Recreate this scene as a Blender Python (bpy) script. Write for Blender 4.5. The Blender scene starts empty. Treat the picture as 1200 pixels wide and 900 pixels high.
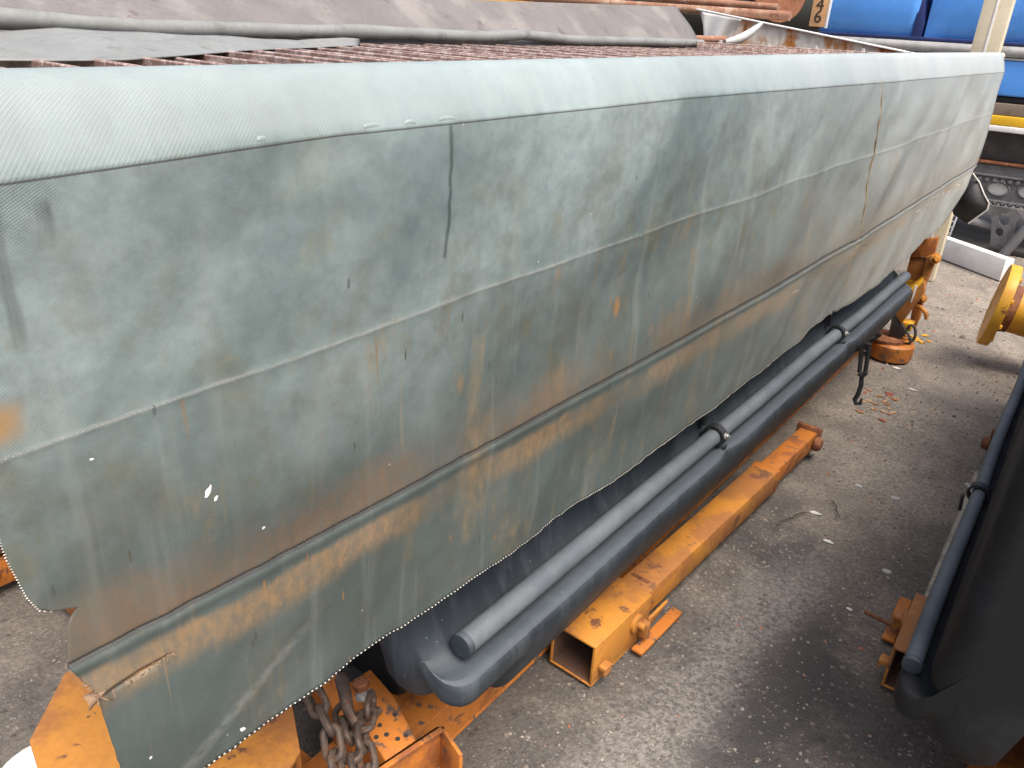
import bpy, bmesh, math, random
import numpy as np
from mathutils import Vector, Matrix, noise

random.seed(7)
scene = bpy.context.scene
COL = scene.collection

# ------------------------------------------------------------------ camera
F_PX, CX, CY, CAM_H = 930.0, 600.0, 450.0, 1.9
VPY = np.array([1372.0, 66.0])            # where the spreader's long edges meet
ROLL = math.atan(.061)
_n = np.array([-math.sin(ROLL), math.cos(ROLL)])
_d = (VPY - np.array([CX, CY])) @ _n
_Y = np.array([VPY[0]-CX, VPY[1]-CY, F_PX]); _Y /= np.linalg.norm(_Y)
_D = np.array([_n[0]*F_PX**2/-_d, _n[1]*F_PX**2/-_d, F_PX]); _D /= np.linalg.norm(_D)
_X = np.cross(_Y, -_D)
RW = np.stack([_X, _Y, -_D])              # world = RW @ camera(x right, y down, z forward)

def _ray(u, v): return RW @ np.array([u-CX, v-CY, F_PX])
def at_z(u, v, z):
    r = _ray(u, v); t = (z-CAM_H)/r[2]; return Vector((r[0]*t, r[1]*t, z))
def at_x(u, v, x):
    r = _ray(u, v); t = x/r[0]; return Vector((x, r[1]*t, r[2]*t+CAM_H))
def at_y(u, v, y):
    r = _ray(u, v); t = y/r[1]; return Vector((r[0]*t, y, r[2]*t+CAM_H))

cam = bpy.data.cameras.new('camera')
cam.sensor_fit = 'HORIZONTAL'; cam.sensor_width = 36.0
cam.lens = F_PX/1200*36.0
cam.clip_start = .02; cam.clip_end = 500
cam_o = bpy.data.objects.new('camera', cam); COL.objects.link(cam_o)
m = Matrix.Identity(4)
cxw, cyw, czw = RW @ np.array([1, 0, 0]), RW @ np.array([0, -1, 0]), RW @ np.array([0, 0, -1])
for i in range(3):
    m[i][0], m[i][1], m[i][2] = cxw[i], cyw[i], czw[i]
m[0][3], m[1][3], m[2][3] = 0, 0, CAM_H
cam_o.matrix_world = m
scene.camera = cam_o

# ------------------------------------------------------------------ light
SUN_EL, SUN_AZ = math.radians(62), math.radians(112)      # azimuth measured from +Y towards +X
world = bpy.data.worlds.new('World'); scene.world = world; world.use_nodes = True
wn = world.node_tree.nodes; wl = world.node_tree.links
bg = wn['Background']
sky = wn.new('ShaderNodeTexSky'); sky.sky_type = 'NISHITA'; sky.sun_disc = False
sky.sun_elevation = SUN_EL; sky.sun_rotation = SUN_AZ
sky.air_density = 1.0; sky.dust_density = 7.0; sky.ozone_density = .6
wl.new(sky.outputs[0], bg.inputs[0]); bg.inputs[1].default_value = .15
sun = bpy.data.lights.new('sun', 'SUN'); sun.energy = 2.0; sun.angle = math.radians(40); sun.color = (1, .96, .9)
sun_o = bpy.data.objects.new('sun', sun); COL.objects.link(sun_o)
sd = Vector((math.sin(SUN_AZ)*math.cos(SUN_EL), math.cos(SUN_AZ)*math.cos(SUN_EL), math.sin(SUN_EL)))
sun_o.rotation_euler = sd.to_track_quat('Z', 'Y').to_euler()
sun_o.location = (3, 3, 8)
scene.view_settings.view_transform = 'Standard'; scene.view_settings.look = 'None'
scene.view_settings.gamma = 1; scene.view_settings.use_curve_mapping = False
scene.view_settings.exposure = .72

# ------------------------------------------------------------------ node maths
class G:
    """tiny expression layer over shader nodes"""
    def __init__(s, mat): s.t = mat.node_tree; s.n = s.t.nodes; s.l = s.t.links
    def put(s, sock, v):
        if isinstance(v, E_): s.l.new(v.s, sock)
        elif v is not None: sock.default_value = v
    def math(s, op, a, b=None, c=None, clamp=False):
        nd = s.n.new('ShaderNodeMath'); nd.operation = op; nd.use_clamp = clamp
        for i, x in enumerate((a, b, c)):
            if x is not None: s.put(nd.inputs[i], x)
        return E_(s, nd.outputs[0])
    def coord(s, kind='Object'):
        nd = s.n.new('ShaderNodeTexCoord'); return E_(s, nd.outputs[kind])
    def uv(s, name):
        nd = s.n.new('ShaderNodeUVMap'); nd.uv_map = name; return E_(s, nd.outputs[0])
    def sep(s, v):
        nd = s.n.new('ShaderNodeSeparateXYZ'); s.put(nd.inputs[0], v)
        return [E_(s, o) for o in nd.outputs]
    def comb(s, x, y, z=0.0):
        nd = s.n.new('ShaderNodeCombineXYZ')
        for i, q in enumerate((x, y, z)): s.put(nd.inputs[i], q)
        return E_(s, nd.outputs[0])
    def noise(s, v, scale, detail=4, rough=.6, dist=0.0):
        nd = s.n.new('ShaderNodeTexNoise'); s.put(nd.inputs['Vector'], v)
        nd.inputs['Scale'].default_value = scale; nd.inputs['Detail'].default_value = detail
        nd.inputs['Roughness'].default_value = rough; nd.inputs['Distortion'].default_value = dist
        return E_(s, nd.outputs[0])
    def voro(s, v, scale, feature='F1', out='Distance'):
        nd = s.n.new('ShaderNodeTexVoronoi'); nd.feature = feature; s.put(nd.inputs['Vector'], v)
        nd.inputs['Scale'].default_value = scale
        return E_(s, nd.outputs[out])
    def step(s, x, a, b, lo=0.0, hi=1.0):
        nd = s.n.new('ShaderNodeMapRange'); nd.interpolation_type = 'SMOOTHSTEP'
        s.put(nd.inputs[0], x)
        for i, q in enumerate((a, b, lo, hi)): s.put(nd.inputs[i+1], q)
        return E_(s, nd.outputs[0])
    def mix(s, f, a, b, mode='MIX'):
        nd = s.n.new('ShaderNodeMix'); nd.data_type = 'RGBA'; nd.blend_type = mode
        s.put(nd.inputs[0], f)
        for i, q in ((6, a), (7, b)):
            s.put(nd.inputs[i], q if isinstance(q, E_) else (*q, 1))
        return E_(s, nd.outputs[2])
    def bump(s, h, strength=.3, dist=.01, nrm=None):
        nd = s.n.new('ShaderNodeBump'); nd.inputs['Strength'].default_value = strength
        nd.inputs['Distance'].default_value = dist; s.put(nd.inputs['Height'], h)
        if nrm: s.put(nd.inputs['Normal'], nrm)
        return E_(s, nd.outputs[0])
class E_:
    def __init__(s, g, sock): s.g, s.s = g, sock
    def __add__(s, o): return s.g.math('ADD', s, o)
    __radd__ = __add__
    def __sub__(s, o): return s.g.math('SUBTRACT', s, o)
    def __rsub__(s, o): return s.g.math('SUBTRACT', o, s)
    def __mul__(s, o): return s.g.math('MULTIPLY', s, o)
    __rmul__ = __mul__
    def abs(s): return s.g.math('ABSOLUTE', s)

def new_mat(name, rough=.6, metal=0.0, spec=.5):
    mt = bpy.data.materials.new(name); mt.use_nodes = True
    b = mt.node_tree.nodes['Principled BSDF']
    b.inputs['Roughness'].default_value = rough; b.inputs['Metallic'].default_value = metal
    b.inputs['Specular IOR Level'].default_value = spec
    return mt, G(mt), b

def worn(name, base, second, amount=.5, scale=6, rough=.55, bump=.15, third=None, t_amt=.35, metal=0.0, streak=None, grain=60, spec=.5):
    """paint or metal with patches of a second colour, grime and fine relief"""
    mt, g, b = new_mat(name, rough, metal, spec)
    p = g.coord('Object')
    n1 = g.noise(p, scale, 7, .65)
    lo = .72-.45*amount
    f1 = g.step(n1, lo, lo+.13)
    col = g.mix(f1, base, second)
    n2 = g.noise(p, scale*.45+1.3, 4, .6)
    col = g.mix(g.step(n2, .35, .7, 0, .45), col, tuple(c*.62 for c in base))
    if streak:
        x, y, z = g.sep(p)
        sn = g.noise(g.comb(x*14.0, y*14.0, z*1.5), 1.0, 4, .6)
        col = g.mix(g.step(sn, .5, .68, 0, .8), col, streak)
    if third:
        n3 = g.noise(p, scale*2.7, 6, .7)
        col = g.mix(g.step(n3, .72-.4*t_amt, .78-.4*t_amt), col, third)
    n4 = g.noise(p, grain, 3, .6)
    col = g.mix(.25, col, g.mix(n4, (.15, .15, .15), (1, 1, 1)), 'OVERLAY')
    g.put(b.inputs['Base Color'], col)
    g.put(b.inputs['Roughness'], g.step(n2+f1*.3, .2, 1.0, rough*.8, min(1, rough*1.35)))
    g.put(b.inputs['Normal'], g.bump(n1+n4*.4, bump, .01))
    return mt

M = {}
M['orange'] = worn('orange_paint', (.53, .225, .036), (.34, .135, .04), .62, 4.2, .55, .2, (.16, .07, .035), .36)
M['orange_dirty'] = worn('orange_paint_worn', (.47, .160, .026), (.25, .085, .028), .5, 7, .6, .25, (.10, .07, .055), .38)
M['yellow'] = worn('yellow_paint', (.74, .38, .03), (.62, .27, .03), .4, 5, .5, .15, (.22, .09, .03), .34)
M['rust'] = worn('rust', (.20, .075, .035), (.30, .13, .055), .5, 14, .85, .4, (.09, .035, .02), .4)
M['rust_grate'] = worn('rusty_grate_steel', (.24, .15, .125), (.44, .35, .32), .55, 30, .45, .3, (.48, .41, .39), .45)
M['rust_pipe'] = worn('rusty_pipe_steel', (.30, .15, .09), (.42, .30, .22), .5, 9, .7, .25, (.18, .06, .03), .4)
M['chain'] = worn('chain_steel', (.085, .062, .050), (.15, .105, .075), .5, 30, .65, .3, (.13, .05, .025), .4, .3)
M['zinc'] = worn('zinc_steel', (.55, .55, .54), (.4, .37, .33), .4, 40, .4, .1, None, 0, .6)
M['black_plastic'] = worn('black_rubber', (.022, .024, .026), (.035, .037, .04), .5, 12, .55, .1)
M['dark_steel'] = worn('dark_painted_steel', (.035, .033, .033), (.07, .055, .045), .45, 8, .65, .15, (.11, .05, .03), .25)
M['grey_steel'] = worn('grey_chassis_steel', (.13, .13, .135), (.085, .08, .08), .45, 9, .6, .15, (.16, .10, .07), .22)
M['white_paint'] = worn('white_paint', (.78, .78, .77), (.62, .61, .58), .35, 7, .5, .06)
M['cream_rust'] = worn('cream_steel_with_rust_runs', (.66, .61, .52), (.55, .47, .37), .35, 5, .55, .1, (.42, .14, .03), .45, streak=(.42, .15, .03))
def mk_gusset():
    mt, g, b = new_mat('cream_paint_with_rust_runs', .6)
    x, y, z = g.sep(g.coord('Object'))
    n = g.noise(g.comb(x*5.5, 0.0, z*1.2), 1.0, 4, .6); f = g.noise(g.comb(x, y, z), 22, 4, .6); q = g.noise(g.comb(x*1.3, 0.0, z*2.0), 1.0, 2, .5)
    col = g.mix(g.step(f, .35, .7), (.72, .68, .60), (.55, .50, .42))
    run = g.step(n+(f-.5)*.22, .44, .60)*g.step(q, .25, .5)
    col = g.mix(run, col, (.50, .19, .035)); col = g.mix(g.step(n+(f-.5)*.3, .56, .68), col, (.22, .07, .025))
    g.put(b.inputs['Base Color'], col); g.put(b.inputs['Normal'], g.bump(f, .2, .005)); return mt
M['gusset'] = mk_gusset()
M['cream'] = worn('cream_post', (.66, .58, .42), (.54, .46, .32), .35, 5, .6, .1)
M['beige_leg'] = worn('bleached_beige_steel', (.40, .36, .29), (.28, .24, .19), .5, 9, .75, .25, (.17, .11, .07), .25)
M['brown_deck'] = worn('brown_deck_edge', (.20, .155, .12), (.13, .10, .08), .5, 7, .75, .2)
M['hopper'] = worn('hopper_steel', (.10, .055, .035), (.20, .085, .04), .5, 5, .75, .2)
M['leaf_pale'] = worn('bleached_leaf', (.42, .30, .17), (.30, .20, .11), .5, 40, .85, .1)
M['leaf_red'] = worn('reddish_leaf', (.36, .09, .06), (.25, .07, .05), .5, 40, .85, .1)
M['litter_white'] = worn('litter_paper', (.66, .66, .63), (.5, .48, .45), .3, 30, .8, .1)
M['leaf'] = worn('dry_leaf', (.36, .16, .07), (.24, .11, .05), .5, 40, .85, .1)
M['tube_grey'] = worn('grey_roll_tube', (.38, .38, .37), (.27, .27, .26), .45, 9, .6, .15)
M['pale_blue'] = worn('pale_tarp_underside', (.50, .51, .50), (.40, .41, .39), .4, 6, .6, .15)
M['digits'] = worn('black_digits', (.03, .025, .02), (.06, .05, .04), .3, 20, .6, .05)
M['sign'] = worn('peach_sign_board', (.78, .43, .20), (.66, .36, .17), .3, 5, .55, .05)

# polyethylene tank: dark, scuffed pale along the high spots
def mk_tank():
    mt, g, b = new_mat('moulded_black_polyethylene', .5)
    p = g.coord('Object'); x, y, z = g.sep(p)
    n = g.noise(p, 3.5, 5, .6); f = g.noise(p, 90, 3, .6)
    sn = g.noise(g.comb(x*20.0, y*20.0, z*2.0), 1.0, 4, .6)
    col = g.mix(g.step(n, .3, .7), (.017, .023, .029), (.032, .043, .054))
    col = g.mix(g.step(sn, .48, .70, 0, .5), col, (.075, .09, .105))
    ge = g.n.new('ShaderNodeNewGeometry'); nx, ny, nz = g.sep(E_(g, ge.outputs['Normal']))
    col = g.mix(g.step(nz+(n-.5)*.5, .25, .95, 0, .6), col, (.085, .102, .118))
    sp = g.voro(p, 26)
    col = g.mix(g.step(sp, .035, .06, .6, 0), col, (.3, .32, .33))
    g.put(b.inputs['Base Color'], col)
    g.put(b.inputs['Roughness'], g.step(n, .3, .7, .52, .72))
    g.put(b.inputs['Normal'], g.bump(f+n*.5, .25, .004))
    return mt
M['tank'] = mk_tank()
M['tank_shade'] = worn('shade_darkened_polyethylene', (.013, .014, .016), (.020, .022, .025), .45, 5, .72, .1, None, 0, spec=.3)  # shaded copy of the tank plastic, shadow put into its darker colour
def mk_pipe():
    mt, g, b = new_mat('dusty_grey_plastic_pipe', .62)
    p = g.coord('Object'); n = g.noise(p, 5, 5, .65); f = g.noise(p, 120, 3, .6)
    col = g.mix(g.step(n, .3, .7), (.078, .094, .109), (.125, .144, .160))
    col = g.mix(.2, col, g.mix(f, (.2, .2, .2), (1, 1, 1)), 'OVERLAY')
    g.put(b.inputs['Base Color'], col)
    g.put(b.inputs['Normal'], g.bump(f, .12, .003))
    return mt
M['pipe'] = mk_pipe()

def mk_ground():
    mt, g, b = new_mat('worn_asphalt', .9, 0, .3)
    p = g.coord('Object'); x, y, z = g.sep(p)
    big = g.noise(p, .55, 5, .6, .4); mid = g.noise(p, 2.6, 6, .65, .3)
    fine = g.noise(p, 70, 4, .7); grit = g.voro(p, 95)
    stone = g.voro(p, 95, 'F1', 'Color')
    col = g.mix(g.step(big, .35, .65), (.092, .084, .077), (.185, .163, .138))
    col = g.mix(g.step(mid, .45, .66, 0, .75), col, (.27, .235, .192))
    # black oily patches with a shape of their own
    blot = g.noise(p, 1.1, 5, .62, .8)
    col = g.mix(g.step(blot, .55, .64, 0, .75), col, (.050, .048, .048))
    # one broad damp oil stain in the gap, gravelly dirt further on
    st = g.step(((x+.46)*1.9)*((x+.46)*1.9)+((y-2.05)*.95)*((y-2.05)*.95)+(mid-.5)*.5+(blot-.5)*.5, .10, .32, 1, 0)
    col = g.mix(st*.8, col, (.045, .044, .045))
    dirt = g.step(y+(big-.5)*3.0, 2.9, 4.2)
    col = g.mix(dirt*g.step(mid, .3, .7, .35, .85), col, (.40, .35, .29))
    # pale dusty strip beside the folded leg
    strip = g.step((x+.62+(y-1.7)*-.05+(mid-.5)*.35).abs(), .02, .2, 1, 0)*g.step(y, .6, 1.2)*g.step(y, 2.5, 3.1, 1, 0)
    col = g.mix(strip*g.step(fine, .25, .6, .45, 1.0), col, (.255, .237, .215))
    # aggregate
    v2 = g.voro(p, 38); c2a, c2b, c2c = g.sep(g.voro(p, 38, 'F1', 'Color'))
    lump = g.step(c2a, .70, .74)*g.step(v2, .22, .38, 1, 0)
    col = g.mix(lump*.55*g.step(c2b, .5, .52), col, (.34, .29, .235)); col = g.mix(lump*.5*g.step(c2b, .5, .52, 1, 0), col, (.07, .06, .052))
    sr, sg_, sb = g.sep(stone)
    col = g.mix(g.step(sr, .88, .97, 0, .6)*g.step(grit, .25, .45, 1, 0), col, (.42, .395, .355))
    col = g.mix(g.step(fine, .35, .7, .55, 0), col, (.05, .048, .048))
    g.put(b.inputs['Base Color'], col)
    h = fine*.7+g.step(grit, 0.0, .5, 1, 0)*.5+mid*1.2+lump*.9
    g.put(b.inputs['Normal'], g.bump(h, .5, .012))
    g.put(b.inputs['Roughness'], g.step(blot, .5, .65, .92, .68))
    return mt
M['ground'] = mk_ground()

def mk_pebble():
    mt, g, b = new_mat('loose_grit', .85)
    at = g.n.new('ShaderNodeAttribute'); at.attribute_name = 'tint'
    a = E_(g, at.outputs['Fac'])
    col = g.mix(g.step(a, 0.0, .6), (.09, .08, .07), (.30, .265, .225))
    col = g.mix(g.step(a, .94, .985), col, (.50, .47, .42))
    col = g.mix(g.step(a, .96, .97), col, (.36, .12, .06))
    g.put(b.inputs['Base Color'], col)
    return mt
M['pebble'] = mk_pebble()

def mk_tarp(name, underside=False):
    """reinforced PVC sheet. UV 'metric' = metres along / down, 'sect' = along / panel number (0 fold,1 seam,2 seam,3 roped seam,4 hem)"""
    mt, g, b = new_mat(name, .5)
    um, vm, _ = g.sep(g.uv('metric')); us, w, _ = g.sep(g.uv('sect'))
    P = g.comb(um, vm)
    big = g.noise(P, 1.3, 3, .5, .3); mid = g.noise(P, 4.5, 6, .62); fine = g.noise(P, 45, 4, .6)
    streak = g.noise(g.comb(um*16.0, vm*1.1), 1.0, 5, .62)
    streak2 = g.noise(g.comb(um*42.0, vm*2.2, 3.0), 1.0, 4, .6)
    col = g.mix(g.step(big, .34, .66), (.132, .176, .180), (.245, .310, .317))
    al = (um-vm*1.0)*.707; ac = (um+vm)*.707
    dg = g.noise(g.comb(al*1.5, ac*3.4, 1.0), 1.0, 3, .5, .5)
    col = g.mix(g.step(dg, .42, .68, 0, .55), col, (.320, .385, .392))
    col = g.mix(g.step(dg, .28, .50, .38, 0), col, (.074, .102, .104))
    grime = g.noise(g.comb(um*1.0, vm*.8, 21.0), 5.0, 8, .7)
    col = g.mix(g.step(grime, .46, .64, 0, .6)*g.step(w, 1.0, 2.2, .25, 1), col, (.150, .145, .095))
    mot = g.noise(P, 22.0, 6, .72)
    col = g.mix(.42, col, g.mix(g.step(mot, .3, .7), (.30, .31, .30), (.70, .69, .66)), 'OVERLAY')
    ol = g.noise(g.comb(um*1.2, vm*.9, 41.0), 8.0, 6, .7)
    col = g.mix(g.step(ol, .54, .68, 0, .5)*g.step(w, .9, 2.3, .15, 1), col, (.215, .185, .085))
    # paler fold strip
    col = g.mix(g.step(w, .93, 1.005, .6, 0), col, (.285, .335, .340))
    low_shade = g.step(w+(mid-.5)*.7, 1.35, 3.0)  # darkens downwards: loss of sky light painted into the sheet colour
    col = g.mix(low_shade*.80, col, (.060, .076, .071))
    # pale dirt runs
    col = g.mix(g.step(streak, .52, .72, 0, .22)*g.step(w, 1.0, 1.5), col, (.33, .35, .32))
    far = g.step(um, 1.5, 5.0)  # washed-out glare towards the far end painted into the sheet colour
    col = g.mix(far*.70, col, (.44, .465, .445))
    # brown rust runs below the middle seam
    rr = g.noise(g.comb(um*7.0, vm*1.6, 7.0), 1.0, 6, .68)
    brk = g.step(g.noise(g.comb(um*60.0, vm*26.0, 5.0), 1.0, 6, .75), .36, .66)
    runs = g.step(rr, .50, .66)*g.step(w, 1.93, 2.1)*g.step(mid, .36, .6)*(brk*.75+.25)
    col = g.mix(runs*.62, col, (.28, .20, .10))
    run2 = g.step(streak2, .58, .72)*g.step(w, 1.9, 2.05)*g.step(big, .4, .6)
    col = g.mix(run2*.32, col, (.33, .24, .13))
    # short dark and rusty ticks running downwards
    tv = g.comb(um*2.6, vm*.55); tk = g.voro(tv, 15); tca, tcb, tcc = g.sep(g.voro(tv, 15, 'F1', 'Color'))
    tick = g.step(tk+(fine-.5)*.12, .05, .12, 1, 0)*g.step(tca, .45, .5)*g.step(w, 1.6, 2.2)
    col = g.mix(tick*.85*g.step(tcb, .5, .52), col, (.30, .15, .045))
    col = g.mix(tick*.75*g.step(tcb, .5, .52, 1, 0), col, (.06, .06, .05))
    cr = g.noise(g.comb(um*75.0, vm*1.4, 31.0), 1.0, 2, .5)
    crisp = g.step(cr, .66, .70)*g.step(w+(streak-.5)*.8, 2.0, 2.03)*g.step(w+(rr-.5)*1.6, 2.35, 2.75, 1, 0)
    col = g.mix(crisp*.55, col, (.22, .13, .055))
    crisp2 = g.step(cr, .30, .34, 1, 0)*g.step(w+(streak-.5)*.9, 3.06, 3.1)*g.step(w+(rr-.5)*1.6, 3.45, 3.8, 1, 0)
    col = g.mix(crisp2*.5, col, (.28, .20, .12))
    # speckle of rust dots
    dv = g.voro(g.comb(um, vm*.5), 9)
    col = g.mix(g.step(dv, .05, .16, .55, 0)*g.step(w, 2.0, 2.15)*g.step(mid, .48, .6), col, (.40, .18, .04))
    # rusty bands over and under the roped seam
    bn = (mid-.5)*.55+(fine-.5)*.12
    above = g.step(w+bn*.8, 2.62, 2.92)*g.step(w, 2.985, 3.0, 1, 0)
    below = g.step(w+bn*.25, 3.07, 3.12)*g.step(w+bn*.5, 3.20, 3.36, 1, 0)
    patch = g.step(g.noise(g.comb(um, vm*.4, 11.0), 2.2, 4, .6), .34, .56, .25, 1.0)
    nearf = g.step(um, .2, 3.4, 1.0, .6)
    col = g.mix(above*patch*nearf*(brk*.5+.5)*.74, col, (.21, .128, .072))
    col = g.mix(below*patch*nearf*(brk*.6+.4)*.84, col, (.33, .205, .10))
    # scuffed pale line along the middle seam, dirt line on the seams
    col = g.mix(g.step((w-2.0+(fine-.5)*.03).abs(), .004, .014, .34, 0)*g.step(mid, .36, .62, .25, 1), col, (.42, .41, .39))
    col = g.mix(g.step((w-1.0).abs(), .002, .006, .6, 0), col, (.07, .055, .045))
    col = g.mix(g.step((w-3.0).abs(), .010, .022, .8, 0), col, (.035, .03, .028))
    # rusty patch at the near edge
    ep = g.step(um+(mid-.5)*.06, .262, .30, 1, 0)*g.step((w-1.86).abs(), .02, .12, 1, 0)
    col = g.mix(ep*.75, col, (.42, .22, .06))
    # a single wet run and short damp dashes
    wob = (g.noise(g.comb(0.0, vm*6.0, 2.0), 1.0, 3, .6)-.5)*.035
    drip = g.step((um+wob-.962).abs(), .0020, .0068, .85, 0)*g.step(w, 1.0, 1.01)*g.step(w, 1.72, 1.74, 1, 0)
    cell = g.voro(g.comb(um*1.9, vm*.62), 12); cc = g.voro(g.comb(um*1.9, vm*.62), 12, 'F1', 'Color'); ca, cb, cd = g.sep(cc)
    dash = g.step(cell, .05, .09, 1, 0)*g.step(ca, .80, .82)*g.step(w, 1.02, 1.05)*g.step(w, 2.1, 2.2, 1, 0)
    wet = g.math('MAXIMUM', drip, dash*.8)
    # three long damp runs near the close edge
    for uc, a0, a1 in ((.262, 1.1, 1.9), (.305, 1.02, 1.7), (.352, 1.05, 1.3)):
        wet = g.math('MAXIMUM', wet, g.step((um+wob*.6-uc).abs(), .004, .011, .9, 0)*g.step(w, a0, a0+.06)*g.step(w, a1-.25, a1, 1, 0)*g.step(streak2, .35, .6, .3, 1))
    col = g.mix(wet*.72, col, (.045, .055, .055))
    # white specks and scratches
    sp = g.voro(P, 17); sc = g.voro(P, 17, 'F1', 'Color'); s1, s2, s3 = g.sep(sc)
    col = g.mix(g.step(sp, .02, .045, .7, 0)*g.step(s1, .74, .78), col, (.6, .61, .58))
    scr = g.noise(g.comb(um*9.0+vm*22.0, vm*60.0-um*18.0), 1.0, 2, .5)
    col = g.mix(g.step(scr, .80, .81, 0, .35)*g.step(w, 1.0, 1.1), col, (.5, .51, .49))
    # scuff on the flap
    sf = g.step((vm-1.0+(um-.4)*.48-.045+(mid-.5)*.03).abs(), .002, .022, 1, 0)*g.step((um-.5).abs(), .05, .20, 1, 0)*g.step(fine, .3, .6)
    col = g.mix(sf*.20*g.step(w, 3.2, 3.3), col, (.48, .48, .46))
    # twill weave of the reinforcing scrim
    k = 2*math.pi/.0042
    wa = g.math('SINE', um*k+vm*(k*.35)); wb = g.math('SINE', vm*k-um*(k*.25))
    wv = g.math('MULTIPLY', wa, wb)
    fade = g.step(um, .25, 1.5, 1, .45)*g.step(g.noise(P, 7.0, 5, .65), .3, .66, .25, 1.0)*g.step(w, .9, 1.0, .55, 1.0)
    col = g.mix(g.step(wv, -.6, .9, .20, 0)*fade, col, (.06, .075, .075))
    g.put(b.inputs['Base Color'], col)
    g.put(b.inputs['Roughness'], g.step(mid, .3, .7, .40, .58)-wet*.25)
    crease = g.noise(P, 3.2, 2, .5)
    n1 = g.bump(wv*fade+fine*.6, .22, .0010)
    g.put(b.inputs['Normal'], g.bump(crease, .22, .03, n1))
    return mt
M['tarp'] = mk_tarp('grey_green_pvc_tarpaulin')
M['tarp_far'] = worn('brown_stained_tarpaulin', (.16, .148, .140), (.205, .190, .180), .5, 4, .6, .2, (.12, .10, .09), .3)
M['tarp_hem'] = worn('grey_blue_tarpaulin_hem', (.225, .232, .222), (.15, .155, .147), .4, 9, .5, .15)
M['fray'] = worn('frayed_scrim_threads', (.27, .18, .11), (.18, .10, .06), .5, 60, .9, .1)
M['thread'] = worn('pale_hem_thread', (.62, .61, .56), (.5, .48, .42), .4, 60, .8, .1)
M['pleat'] = worn('pale_pvc_lip', (.25, .30, .30), (.19, .23, .23), .4, 20, .5, .1)
M['cord'] = worn('rust_stained_cord', (.50, .36, .20), (.38, .25, .12), .5, 40, .8, .2)
M['blue'] = worn('blue_tarpaulin', (.10, .33, .86), (.12, .37, .88), .5, 1.5, .38, .12)
M['blue_dark'] = worn('navy_seam', (.02, .035, .14), (.03, .05, .17), .5, 3, .5, .1)
M['trailer_yellow'] = worn('yellow_stripe', (.78, .45, .02), (.7, .38, .02), .3, 4, .45, .05)

# ------------------------------------------------------------------ mesh helpers
def link(name, me, mat, parent=None):
    o = bpy.data.objects.new(name, me); COL.objects.link(o)
    if mat is not None: me.materials.append(M[mat] if isinstance(mat, str) else mat)
    if parent is not None: o.parent = parent
    return o
def obj(name, bm, mat, parent=None, smooth=True):
    bmesh.ops.recalc_face_normals(bm, faces=bm.faces[:])
    me = bpy.data.meshes.new(name); bm.to_mesh(me); bm.free()
    if smooth:
        me.polygons.foreach_set('use_smooth', [True]*len(me.polygons))
        me.set_sharp_from_angle(angle=math.radians(38))
    return link(name, me, mat, parent)
def tag(o, label, cat, group=None):
    o['label'] = label; o['category'] = cat
    if group: o['group'] = group
    return o
def thing(name, label, cat, loc=(0, 0, 0), group=None):
    o = bpy.data.objects.new(name, None); COL.objects.link(o); o.empty_display_size = .1
    return tag(o, label, cat, group)
def box(bm, lo, hi, bev=.004, mat=None, seg=2):
    r = bmesh.ops.create_cube(bm, size=1)
    vs = r['verts']
    for v in vs:
        v.co = Vector([(lo[i]+hi[i])/2+v.co[i]*(hi[i]-lo[i]) for i in range(3)])
    if bev:
        es = list({e for v in vs for e in v.link_edges})
        r2 = bmesh.ops.bevel(bm, geom=es, offset=bev, segments=seg, profile=.5, affect='EDGES')
        vs = list({v for f in r2['faces'] for v in f.verts} | {v for v in vs if v.is_valid})
    if mat is not None:
        for v in vs: v.co = mat @ v.co
    return vs
def prism(bm, pts, off, bev=.003):
    """polygon pts extruded by vector off, edges bevelled"""
    vs = [bm.verts.new(p) for p in pts]
    f = bm.faces.new(vs)
    r = bmesh.ops.extrude_face_region(bm, geom=[f])
    nv = [e for e in r['geom'] if isinstance(e, bmesh.types.BMVert)]
    for v in nv: v.co += Vector(off)
    allv = vs+nv
    if bev:
        es = list({e for v in allv for e in v.link_edges})
        bmesh.ops.bevel(bm, geom=es, offset=bev, segments=2, profile=.5, affect='EDGES')
def tube(bm, path, r, n=14, caps=True, close=False, radii=None):
    path = [Vector(p) for p in path]; rings = []
    L = len(path); up = None
    for i, p in enumerate(path):
        a = path[(i-1) % L] if (i > 0 or close) else p
        c = path[(i+1) % L] if (i < L-1 or close) else p
        t = (c-a).normalized()
        if up is None:
            up = Vector((0, 0, 1)) if abs(t.z) < .9 else Vector((1, 0, 0))
        s = t.cross(up).normalized(); up = s.cross(t).normalized()
        rr = radii[i] if radii else r
        rings.append([bm.verts.new(p+(s*math.cos(2*math.pi*k/n)+up*math.sin(2*math.pi*k/n))*rr) for k in range(n)])
    for i in range(L if close else L-1):
        A, B = rings[i], rings[(i+1) % L]
        for k in range(n):
            bm.faces.new((A[k], A[(k+1) % n], B[(k+1) % n], B[k]))
    if caps and not close:
        bm.faces.new(rings[0][::-1]); bm.faces.new(rings[-1])
def lathe(bm, prof, n, mat):
    """prof = [(radius, height)], axis local z, placed by matrix"""
    rings = []
    for r, h in prof:
        rings.append([bm.verts.new(mat @ Vector((r*math.cos(2*math.pi*k/n), r*math.sin(2*math.pi*k/n), h))) for k in range(n)])
    for A, B in zip(rings, rings[1:]):
        for k in range(n): bm.faces.new((A[k], A[(k+1) % n], B[(k+1) % n], B[k]))
    bm.faces.new(rings[0][::-1]); bm.faces.new(rings[-1])
def grid(bm, rows, close=False):
    vs = [[bm.verts.new(p) for p in r] for r in rows]
    for A, B in zip(vs, vs[1:]):
        n = len(A)
        for k in range(n if close else n-1):
            bm.faces.new((A[k], A[(k+1) % n], B[(k+1) % n], B[k]))
    return vs
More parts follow.
